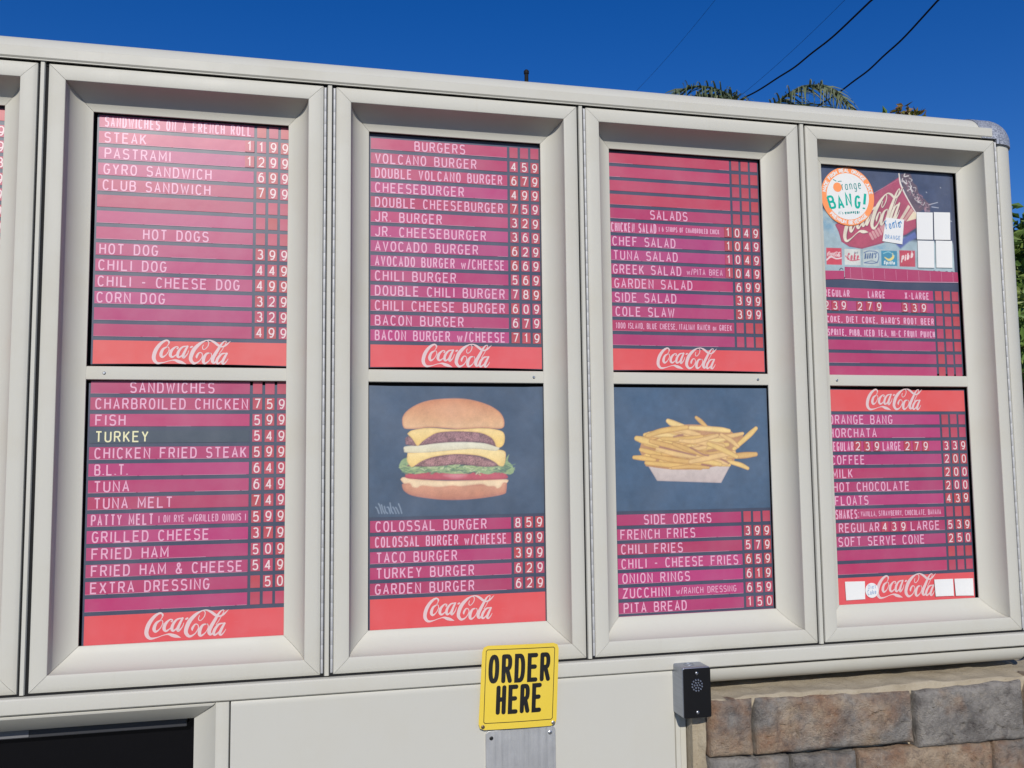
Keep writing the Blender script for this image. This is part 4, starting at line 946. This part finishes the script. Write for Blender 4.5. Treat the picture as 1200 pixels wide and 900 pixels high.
# ------------------------------------------------------------------ order sign and the bare plate below it
ySg=-0.022
C4=[at(565.5,757,ySg),at(655,753,ySg-0.004),at(652,850,ySg+0.004),at(560.5,856,ySg+0.003)]
sg=thing("order_sign",(float((C4[0][0]+C4[1][0])/2),ySg,float(C4[2][2])),"yellow sign with black order lettering over the edge of the burger door","sign")
def sg_at(u,v,lift=0.0):
    p=C4[0]*(1-u)*(1-v)+C4[1]*u*(1-v)+C4[2]*u*v+C4[3]*(1-u)*v
    return (float(p[0]),float(p[1]-lift-0.003*math.sin(math.pi*u)),float(p[2]))
n=14; V=[];F=[]; r=0.035
for j in range(n+1):
    for i in range(n+1):
        u,v=i/n,j/n
        if i in(0,n) and j in(0,n): u+= 0.02*(1 if i==0 else -1); v+=0.02*(1 if j==0 else -1)
        V.append(sg_at(u,v))
for j in range(n):
    for i in range(n): F.append((j*(n+1)+i,(j+1)*(n+1)+i,(j+1)*(n+1)+i+1,j*(n+1)+i+1))
o=mesh_obj("sign_plate",V,F,M['yellow'],sg,False); s_=o.modifiers.new("thickness","SOLIDIFY"); s_.thickness=0.0012; s_.offset=-1
b=MB()
def sink(paths,hw,lift):
    """strokes in the sign's own unit square"""
    for k,(pts,w) in enumerate(paths):
        L,R=offset_line(pts,w); m=len(L); l=lift+0.00003*(k%10)
        b.add([sg_at(p[0],p[1],l) for p in L]+[sg_at(p[0],p[1],l) for p in R],[(i,i+1,m+i+1,m+i) for i in range(m-1)])
S=lambda x,y:((x-52)/(745-52)*1.0+0.0,(y-75)/(808-75))
def sgpx(x,y):
    # sign pixels of a 7.5x enlarged view -> unit square
    tl,tr,br,bl=np.array((73,88)),np.array((755,62)),np.array((735,785)),np.array((42,830))
    u,v=.5,.5
    for _ in range(12):
        p=tl*(1-u)*(1-v)+tr*u*(1-v)+br*u*v+bl*(1-u)*v; du=(tr-tl)*(1-v)+(br-bl)*v; dv=(bl-tl)*(1-u)+(br-tr)*u
        s=np.linalg.solve(np.stack([du,dv],1),np.array((x,y))-p); u+=s[0]; v+=s[1]
    return (u,v)
paths=[]
bo=[(118,122),(705,100),(716,110),(697,718),(686,730),(98,768),(88,757),(105,135),(118,122)]
dense=[]
for p,q_ in zip(bo[:-1],bo[1:]):
    dense += [tuple(np.array(p)*(1-t)+np.array(q_)*t) for t in np.linspace(0,1,8)[:-1]]
dense.append(bo[-1]); paths.append(([sgpx(*p) for p in dense],0.0040))
def sgword(t,x0,y0,x1,y1,hpx,skew,w):
    """letters between two foot points; every letter keeps its own width"""
    ex=np.array((x1-x0,y1-y0),float); 
    for c,x,wd in layout(t,0,1,.20):
        for s_ in FONT[c]:
            pts=[]
            for p in s_:
                ins=w*705/float(np.hypot(*ex)); uu=x+ins+p[0]*(wd-2*ins); q_=np.array((x0,y0))+ex*uu+np.array((skew*p[1],-hpx*p[1]*0.90-hpx*.05))
                pts.append(sgpx(*q_))
            paths.append((pts,w))
sgword("ORDER",122,412,674,388,238,6,.0268); sgword("HERE",190,684,594,657,240,6,.0268)
# rounded stroke ends
for pts,w in list(paths[1:]):
    for e in (pts[0],pts[-1]): paths.append(([(e[0]-w*.72,e[1]-w*.5),(e[0]-w*.72,e[1]+w*.5)] if False else [(e[0]+w*.98*math.cos(a)*.5,e[1]+w*.98*math.sin(a)*.5) for a in np.linspace(0,2*math.pi,13)],w*.5))
sink(paths,None,0.0006)
b.build("sign_lettering",M['blackink'],sg)
for u,v in ((0.055,0.962),(0.955,0.962)):
    p=sg_at(u,v,0.0008); screw(sg,p[0],p[1],p[2],0.0042,mat=M['screwdark'] if u<.5 else M['steel'])
pl=thing("metal_plate",(1.02,-0.002,0.50),"bare brushed aluminium plate screwed to the panel under the yellow sign","metal plate")
def rrect(x0,x1,z0,z1,r,n=6):
    return arc(x1-r,z1-r,r,0,90,n)+arc(x0+r,z1-r,r,90,180,n)+arc(x0+r,z0+r,r,180,270,n)+arc(x1-r,z0+r,r,270,360,n)
pa,pb=at(568,856,-0.002),at(649.5,851,-0.002)
mb=MB(); mb.prism(rrect(float(pa[0]),float(pb[0]),0.50,float(pb[2])+0.004,0.010),-0.0125,-0.0084,lambda p,t:(p[0],t,p[1])); soften(mb.build("plate_sheet",M['plate'],pl),0.0006)
for x,z,m in ((float(pa[0])+0.013,float(pb[2])-0.012,M['blackink']),(float(pb[0])-0.013,float(pb[2])-0.010,M['steel'])): screw(pl,x,-0.0125,z,0.0045,mat=m)

# ------------------------------------------------------------------ intercom box
bx=thing("intercom_box",(1.430,-0.034,0.7485),"small steel intercom box with black grille plate beside the stone wall","intercom")
X0,X1,Z0,Z1,YF=1.3955,1.4645,0.7490,0.8630,-0.068
mb=MB(); mb.prism(rrect(X0,X1,Z0,Z1,0.004,4),YF+0.001,0.0002,lambda p,t:(p[0],t,p[1])); o=autosmooth(mb.build("box_body",M['boxside'],bx)); soften(o,0.003,3)
mb=MB(); mb.prism(rrect(X0+0.0006,X1-0.0006,Z0+0.0006,Z1-0.0015,0.003,4),YF-0.0018,YF+0.0008,lambda p,t:(p[0],t,p[1])); fp=mb.build("faceplate",M['blackface'],bx); soften(fp,0.0010,2)
xc,zc=(X0+X1)/2,0.0
for z in (Z1-0.013,Z0+0.013): screw(bx,xc-0.0005,YF-0.0022,z,0.0036)
mb=MB(); zc=Z1-0.040
holes=[(0,0)]+[(0.0065*math.cos(2*math.pi*k/6),0.0065*math.sin(2*math.pi*k/6)) for k in range(6)]+[(0.0125*math.cos(2*math.pi*(k+.5)/12),0.0125*math.sin(2*math.pi*(k+.5)/12)) for k in range(12)]
for hx,hz in holes:
    nn=8; 
    V=[(xc+hx+rr_*math.cos(2*math.pi*k/nn),YF-yy,zc+hz+rr_*math.sin(2*math.pi*k/nn)) for rr_,yy in ((0.0021,0.0019),(0.0014,0.0025),(0.0007,0.0020)) for k in range(nn)]
    mb.add(V,[(a*nn+k,a*nn+(k+1)%nn,(a+1)*nn+(k+1)%nn,(a+1)*nn+k) for a in (0,1) for k in range(nn)])
mb.build("speaker_grille",M['steel'],fp)
mb=MB(); mb.lathe([(0.0125,-0.0003),(0.0125,0.0006),(0.0105,0.0008),(0.0105,0.0001)],((X0+X1)/2-0.004,-0.034,Z1),'z',28); mb.build("knockout",M['boxside'],bx)

# ------------------------------------------------------------------ stone wall under the far end
wall=thing("stone_wall",(2.0,0.1,0.0),"rough stone veneer wall with mortar ledge under the rounded cabinet end","wall")
WY=-0.046
def stone_mats():
    m,t,p=new_mat("cut_stone"); a=N(t,"ShaderNodeAttribute",attribute_name="tone")
    n1=noise(t,11,7,0.66); n2=noise(t,48,8,0.72); n3=noise(t,230,4,0.7)
    warm=mixc(t,ramp(t,n1,[(0.40,0.0),(0.60,1.0)]),(0.30,0.18,0.115),(0.43,0.33,0.235))
    grey=mixc(t,ramp(t,n1,[(0.38,0.0),(0.62,1.0)]),(0.175,0.162,0.150),(0.345,0.320,0.288))
    tc=N(t,"ShaderNodeSeparateColor"); t.links.new(a.outputs["Color"],tc.inputs[0])
    sh=N(t,"ShaderNodeMath",operation='ADD'); t.links.new(tc.outputs[0],sh.inputs[0])
    mm=N(t,"ShaderNodeMath",operation='MULTIPLY_ADD'); mm.inputs[1].default_value=2.6; mm.inputs[2].default_value=-1.3; t.links.new(noise(t,7.5,5,0.6),mm.inputs[0]); t.links.new(mm.outputs[0],sh.inputs[1])
    c=mixc(t,ramp(t,sh.outputs[0],[(0.25,0.0),(0.75,1.0)]),grey,warm)
    c=mixc(t,ramp(t,n2,[(0.34,0.55),(0.5,0.0)]),c,(0.085,0.07,0.065)); c=mixc(t,ramp(t,n2,[(0.56,0.0),(0.72,0.5)]),c,(0.47,0.40,0.32)); c=mixc(t,ramp(t,n3,[(0.66,0.0),(0.74,0.5)]),c,(0.52,0.48,0.42))
    vo=N(t,"ShaderNodeTexVoronoi"); vo.inputs["Scale"].default_value=46; tcx=N(t,"ShaderNodeTexCoord"); t.links.new(tcx.outputs["Object"],vo.inputs["Vector"])
    c=mixc(t,ramp(t,vo.outputs["Distance"],[(0.05,0.4),(0.10,0.0)]),c,(0.56,0.49,0.40))
    t.links.new(c,p.inputs["Base Color"]); p.inputs["Roughness"].default_value=0.93; p.inputs["Specular IOR Level"].default_value=0.25
    ad=N(t,"ShaderNodeMath",operation='ADD'); t.links.new(n2,ad.inputs[0]); t.links.new(n3,ad.inputs[1]); bump(t,p,ad.outputs[0],1.0,0.008); M['stone']=m
    m,t,p=new_mat("sandy_mortar"); n1=noise(t,9,6,0.65); n2=noise(t,140,5,0.75)
    c=mixc(t,ramp(t,n1,[(0.35,0.0),(0.7,1.0)]),(0.34,0.285,0.205),(0.47,0.41,0.31)); c=mixc(t,ramp(t,n2,[(0.60,0.0),(0.70,0.75)]),c,(0.16,0.12,0.085)); c=mixc(t,ramp(t,n2,[(0.30,0.6),(0.40,0.0)]),c,(0.55,0.50,0.40))
    t.links.new(c,p.inputs["Base Color"]); p.inputs["Roughness"].default_value=0.96; p.inputs["Specular IOR Level"].default_value=0.2; bump(t,p,n2,0.8,0.004); M['mortar']=m
stone_mats()
from mathutils import noise as bnoise
def stone_block(corners, depth, seed, tone, nx=44, nz=34):
    """one rough-faced stone; corners TL TR BR BL in (x,z)"""
    TL,TR,BR,BL=[np.array(c,float) for c in corners]; V=[];T=[];F=[]
    ins=0.008
    Lx=np.hypot(*(TR-TL)); Lz=np.hypot(*(TL-BL)); g_=0.0034 if depth<0.5 and TL[1]>0.5 else 0.012; nx=max(10,int(Lx/g_)); nz=max(10,int(Lz/g_))
    for j in range(nz+1):
        for i in range(nx+1):
            u,v=i/nx,j/nz; p=(TL*(1-u)+TR*u)*(1-v)+(BL*(1-u)+BR*u)*v
            q=Vector((p[0]*9+seed,p[1]*9,seed*.7)); wob=bnoise.noise(q*3)*0.0035
            edge=min(u*Lx,(1-u)*Lx,v*Lz,(1-v)*Lz)
            rnd=0.010*(1-min(edge/0.011,1))**2.0
            d=0.009*bnoise.fractal(q,0.85,2.15,8)+0.008*bnoise.ridged_multi_fractal(q*.7,0.9,2.2,6,1.0,2.0)-0.008
            cr=abs(bnoise.noise(q*1.1+Vector((0,0,4))))+0.25*abs(bnoise.noise(q*5)); d-=0.010*max(0,1-cr/0.05)
            ed=1 if edge<1e-6 else 0
            dx=bnoise.noise(Vector((p[0]*25,p[1]*25,seed)))*0.0045; dz=bnoise.noise(Vector((p[0]*25,p[1]*25,seed+9)))*0.0045
            y=WY-depth-d*min(1,edge/0.03)+rnd
            V.append((p[0]+dx,y,p[1]+dz)); T.append(tone)
    w_=nx+1
    for j in range(nz):
        for i in range(nx): F.append((j*w_+i,(j+1)*w_+i,(j+1)*w_+i+1,j*w_+i+1))
    rim=[i for i in range(w_)]+[j*w_+nx for j in range(1,nz+1)]+[nz*w_+i for i in range(nx-1,-1,-1)]+[j*w_ for j in range(nz-1,0,-1)]
    b0=len(V)
    for k in rim: V.append((V[k][0],WY+0.035,V[k][2])); T.append(tone)
    m_=len(rim)
    for k in range(m_): F.append((rim[k],rim[(k+1)%m_],b0+(k+1)%m_,b0+k))
    return V,F,T
def wx(u,v): return at(u,v,WY)[[0,2]]
stones=[]
R1=[([wx(832,823),wx(882,819),wx(884,886),wx(834,888)],0.80),([wx(886,819),wx(1068,811),wx(1072,870),wx(887,886)],0.50),([wx(1071,810),wx(1196,797),wx(1200,865),wx(1077,877)],0.05),
    ([wx(832,891),wx(926,887),wx(928,960),wx(832,968)],0.12),([wx(930,887),wx(1004,882),wx(1006,952),wx(930,960)],0.45),([wx(1008,881),wx(1163,869),wx(1168,936),wx(1008,951)],0.85),([wx(1166,869),wx(1300,856),wx(1304,925),wx(1170,936)],0.35)]
for k,(c,tn) in enumerate(R1): stones.append(stone_block(c,0.004 if k!=2 else 0.010,3.7*k+1.3,tn))
x=float(wx(1200,790)[0])+0.012
while x<3.3:
    l=rng.uniform(.25,.5); stones.append(stone_block([(x,.785),(x+l,.785),(x+l,.64),(x,.64)],.004,x*3,rng.random())); x+=l+.012
zt=0.475
while zt>0.16:
    x=1.47; h=0.145
    while x<3.3:
        l=rng.uniform(.2,.5); stones.append(stone_block([(x,zt),(x+l,zt),(x+l,zt-h),(x,zt-h)],.004,x*3+zt,rng.random())); x+=l+.010
    zt-=h+.010
V=[];F=[];T=[]
for v,f,t in stones:
    n=len(V); V+=v; F+=[tuple(i+n for i in q) for q in f]; T+=t
o=mesh_obj("stone_facing",V,F,M['stone'],wall,True)
at_=o.data.attributes.new("tone",'FLOAT_COLOR','POINT'); at_.data.foreach_set("color",np.column_stack([np.array(T)]*3+[np.ones(len(T))]).ravel())
o.data.set_sharp_from_angle(angle=math.radians(50))
# mortar: ledge sloping towards the viewer, bed behind the stones, end return
V=[];F=[]; n=150; m=26
for i in range(n+1):
    x=1.432+(3.4-1.432)*i/n
    for j in range(m+1):
        v=j/m
        if v<.62: y=0.16-(0.16-(WY+0.004))*(v/.62); z=0.787-0.009*(v/.62)
        else: y=WY+0.004+0.004*(v-.62); z=0.778-(v-.62)/.38*0.70; y+=0.030*min(1,(v-.62)/.02)
        q=Vector((x*14,y*14,z*14)); dn=bnoise.fractal(q,1.0,2.0,5)
        if v<.62: z+=0.007*dn*min(1,(v+.05)*2); y-=0.006*bnoise.noise(q*2)*(v/.62)
        else: y+=0.006*dn
        V.append((x,y,z))
for i in range(n):
    for j in range(m): F.append((i*(m+1)+j,i*(m+1)+j+1,(i+1)*(m+1)+j+1,(i+1)*(m+1)+j))
k=len(V)
V+=[(1.4325,-0.03,0.08),(1.4325,0.16,0.08),(1.4325,0.16,0.785),(1.4325,-0.03,0.785),(3.4,-0.03,0.08),(3.4,0.16,0.08)]
F+=[(k,k+1,k+2,k+3)]
mesh_obj("mortar_bed",V,F,M['mortar'],wall,True)
# fillet of mortar between the frame end and the first stone
V=[];F=[]; n=60; m=12
for i in range(n+1):
    z=0.10+(0.782-0.10)*i/n
    for j in range(m+1):
        u=j/m; x=1.4322+0.036*u; y=0.000-0.026*u**1.5
        q=Vector((x*30,y*30,z*30)); V.append((x,y-0.006*bnoise.fractal(q,1.0,2.0,4),z))
for i in range(n):
    for j in range(m): F.append((i*(m+1)+j,i*(m+1)+j+1,(i+1)*(m+1)+j+1,(i+1)*(m+1)+j))
mesh_obj("mortar_fillet",V,F,M['mortar'],wall,True)
MB().box(1.44,3.4,0.165,0.40,0.06,0.80).build("wall_core",M['mortar'],wall)

# ------------------------------------------------------------------ behind: vent pipe, wires, trees
def ray_at(u,v,dist):
    d=CR @ np.array([(u-600)/CAM_F,1.0,-(v-450)/CAM_F]); return CAM_POS+d*dist
p=ray_at(617,97,4.0); vp=thing("vent_pipe",(float(p[0]),float(p[1]),float(p[2])-2.2),"thin dark pipe tip poking up behind the menu cabinet","pipe")
mb=MB(); t_=ray_at(617,86,4.0); mb.tube([(p[0],p[1],p[2]-2.2),(p[0],p[1],float(t_[2]))],0.009,10); mb.build("pipe",M['cable'],vp)
mb=MB(); mb.lathe([(0.008,0),(0.012,0.004),(0.012,0.016),(0.006,0.022)],(p[0],p[1],float(t_[2])-0.004),'z',12); mb.build("pipe_cap",M['cable'],vp)
def wire(u0,v0,d0,u1,v1,d1,r,label,wob=0.0,sag=0.10):
    a=Vector(ray_at(u0,v0,d0)); b_=Vector(ray_at(u1,v1,d1)); e=b_-a; a2=a-e*1.2; b2=b_+e*1.0; pts=[]
    for k in range(121):
        t=k/120; q=a2.lerp(b2,t); s=t*3.2-1.2
        q.z-=sag*(4*s*(1-s)) if 0<=s<=1 else 0
        q+=Vector((0.3,0.2,1))*wob*math.sin(t*58+0.8*math.sin(t*23)); pts.append(q)
    mb=MB(); mb.tube(pts,r,8); o=mb.build("power_line",M['cable'],None,True)
    tag(o,label,"power line","power lines crossing the sky")
wire(872,114,13,1022,0,9.5,0.0110,"thick dark power line meeting the rail before the palm fronds",0.008)
wire(964,120,13,1100,0,9.5,0.0110,"thick dark power line passing in front of the palm fronds",0.008)
wire(868,112,19,990,0,15,0.0030,"hair-thin wire just above the thick power lines",0.0,0.05)
wire(748,104,22,838,0,17,0.0030,"hair-thin wire alone in the open sky",0.0,0.05)
def leafmat(name,cols,rough=0.5,trans=0.25):
    m,t,p=new_mat(name); a=N(t,"ShaderNodeAttribute",attribute_name="shade"); s=N(t,"ShaderNodeSeparateColor"); t.links.new(a.outputs["Color"],s.inputs[0])
    c=ramp(t,s.outputs[0],[(k/(len(cols)-1),c) for k,c in enumerate(cols)]); t.links.new(c,p.inputs["Base Color"]); p.inputs["Roughness"].default_value=rough
    tr=N(t,"ShaderNodeBsdfTranslucent"); t.links.new(c,tr.inputs[0]); mx=N(t,"ShaderNodeMixShader"); mx.inputs[0].default_value=trans
    out=t.nodes["Material Output"]; t.links.new(p.outputs[0],mx.inputs[1]); t.links.new(tr.outputs[0],mx.inputs[2]); t.links.new(mx.outputs[0],out.inputs[0]); return m
M['leaf']=leafmat("broad_leaf",[(0.05,0.10,0.02),(0.11,0.20,0.04),(0.19,0.27,0.06),(0.32,0.32,0.10)])
M['palmleaf']=leafmat("palm_leaf",[(0.07,0.10,0.055),(0.13,0.17,0.09),(0.21,0.23,0.13),(0.30,0.29,0.19)],0.45,0.2)
M['redleaf']=leafmat("mixed_leaf",[(0.05,0.10,0.02),(0.16,0.20,0.03),(0.28,0.20,0.05),(0.26,0.07,0.07)])
M['bark']=simple("bark",(0.13,0.10,0.075),0.95,0,0.1)
def with_shade(o, vals):
    a=o.data.attributes.new("shade",'FLOAT_COLOR','POINT'); a.data.foreach_set("color",np.column_stack([np.array(vals)]*3+[np.ones(len(vals))]).ravel()); return o
def leaf(V,F,T,p,d,l,w,tone,r):
    """one folded leaf of six points"""
    d=d.normalized(); s=d.cross(Vector((r.gauss(0,1),r.gauss(0,1),r.gauss(0,1)))); s=s.normalized(); u=d.cross(s)
    n=len(V); V+= [tuple(p),tuple(p+d*l*.45+s*w*.5+u*w*.16),tuple(p+d*l),tuple(p+d*l*.45-s*w*.5+u*w*.16),tuple(p+d*l*.5)]
    F+=[(n,n+1,n+4),(n+1,n+2,n+4),(n+2,n+3,n+4),(n+3,n,n+4)]; T+=[tone]*5
def tree(name, base, height, crown_r, n_clump, n_leaf, mat, label, cat, seed, leaf_l=0.10, group=None, squash=1.0, bare=0.45):
    r=random.Random(seed); t=thing(name,base,label,cat,group); B=Vector(base)
    mb=MB(); top=B+Vector((r.uniform(-.2,.2),r.uniform(-.2,.2),height*.72)); mid=B.lerp(top,.5)+Vector((r.uniform(-.1,.1),r.uniform(-.1,.1),0))
    k=height*(0.02 if bare<0.6 else 0.010)
    mb.tube([B,mid,top],[k*1.4,k,k*.5],9)
    V=[];F=[];T=[]; cen=B+Vector((0,0,height-crown_r*squash))
    for c in range(n_clump):
        a=r.uniform(0,2*math.pi); z=r.uniform(-.85,1); rad=crown_r*r.uniform(.25,1)*math.sqrt(max(0,1-z*z*.8))
        q=cen+Vector((rad*math.cos(a),rad*math.sin(a),z*crown_r*squash)); st=B.lerp(top,r.uniform(bare,1))
        m_=st.lerp(q,.55)+Vector((0,0,.05*height*r.uniform(0,1)))
        mb.tube([st,m_,q],[k*.45,k*.25,k*.08],6)
        cr=crown_r*r.uniform(.16,.30); tn=r.uniform(.1,.75)
        for _ in range(n_leaf):
            o_=Vector((r.gauss(0,1),r.gauss(0,1),r.gauss(0,1)*.75)); o_=o_.normalized()*cr*r.random()**.45
            d=(o_.normalized()*.8+Vector((r.gauss(0,.6),r.gauss(0,.6),-.35+r.gauss(0,.5))))
            leaf(V,F,T,q+o_,d,leaf_l*r.uniform(.7,1.25),leaf_l*.45,min(1,max(0,tn+r.gauss(0,.16))),r)
    mb.build("trunk",M['bark'],t,True)
    with_shade(mesh_obj("crown",V,F,mat,t),T); return t
def palm(base, height, n_frond, length, label, seed, group):
    r=random.Random(seed); t=thing("palm_tree",base,label,"palm tree",group); B=Vector(base); top=B+Vector((r.uniform(-.15,.15),0,height))
    mb=MB(); pts=[];rad=[]
    for k in range(25):
        f=k/24; pts.append(B.lerp(top,f)+Vector((.08*math.sin(f*3),0,0))); rad.append(.17-.06*f+(.008 if k%2 else 0))
    mb.tube(pts,rad,12); mb.build("trunk",M['bark'],t,True)
    V=[];F=[];T=[]; st=MB()
    for i in range(n_frond):
        a=2*math.pi*i/n_frond*1.618+r.uniform(-.2,.2); el=math.radians(r.uniform(10,75)); L=length*r.uniform(.85,1.1)
        out=Vector((math.cos(a),math.sin(a),0)); p=top.copy(); d=out*math.cos(el)+Vector((0,0,math.sin(el))); sp=[p.copy()]
        n=26
        for k in range(n):
            d=(d+Vector((0,0,-.085-.03*k/n))).normalized(); p=p+d*(L/n); sp.append(p.copy())
        st.tube(sp,[.022*(1-k/(n+1))+.003 for k in range(n+1)],5)
        side=Vector((-math.sin(a),math.cos(a),0)); tone=r.uniform(.2,.7)
        for k in range(3,n+1):
            for q_ in range(3):
                pp=sp[k-1].lerp(sp[k],q_/3); f=k/n; ll=.55*math.sin(math.pi*min(.97,f*.85+.12))**.7*length/2.6
                for sd in (-1,1):
                    dd=(side*sd*r.uniform(.5,.9)+(sp[k]-sp[k-1]).normalized()*.55+Vector((0,0,r.uniform(-.3,.75)))).normalized(); q0=pp; n0=len(V); wv=dd.cross(Vector((r.gauss(0,1),r.gauss(0,1),r.gauss(0,1)))).normalized()
                    seg=4; tn=min(1,max(0,tone+r.gauss(0,.15)))
                    for g_ in range(seg+1):
                        ww=.017*(1-g_/seg*.85); V.append(tuple(q0-wv*ww)); V.append(tuple(q0+wv*ww)); T+=[tn,tn]
                        dd=(dd+Vector((0,0,-.36))).normalized(); q0=q0+dd*ll/seg
                    for g_ in range(seg): F.append((n0+2*g_,n0+2*g_+1,n0+2*g_+3,n0+2*g_+2))
    crown=with_shade(mesh_obj("crown",V,F,M['palmleaf'],t),T); st.build("frond_stem",M['palmleaf'],t,True)
    return t
g="palm trees behind the cabinet"
p=ray_at(896,110,13.0); palm((float(p[0]),float(p[1]),0.0),float(p[2])-0.50,16,2.3,"palm whose drooping grey-green fronds rise beside the two thick power lines",21,g)
p=ray_at(758,112,15.0); palm((float(p[0]),float(p[1]),0.0),float(p[2])-2.12,16,2.3,"palm of which only small frond tips clear the rail",33,g)
p=ray_at(1056,128,8.0); tree("garden_shrub",(float(p[0]),float(p[1]),0.0),float(p[2])+0.00,0.17,10,36,M['redleaf'],"slender shrub with yellow and reddish leaves above the rail","shrub",5,0.085,None,1.0,0.86)
p=ray_at(1012,125,9.0); tree("garden_shrub",(float(p[0]),float(p[1]),0.0),float(p[2])-0.14,0.30,20,50,M['leaf'],"dark green shrub barely showing above the rail beside the palm","shrub",8,0.10,None,1.0,0.80)
p=ray_at(1235,360,7.0); tree("leafy_tree",(float(p[0]),float(p[1]),0.0),3.10,0.85,130,120,M['leaf'],"broadleaf tree beside the rounded cabinet end","tree",14,0.11,None,1.25,0.3)
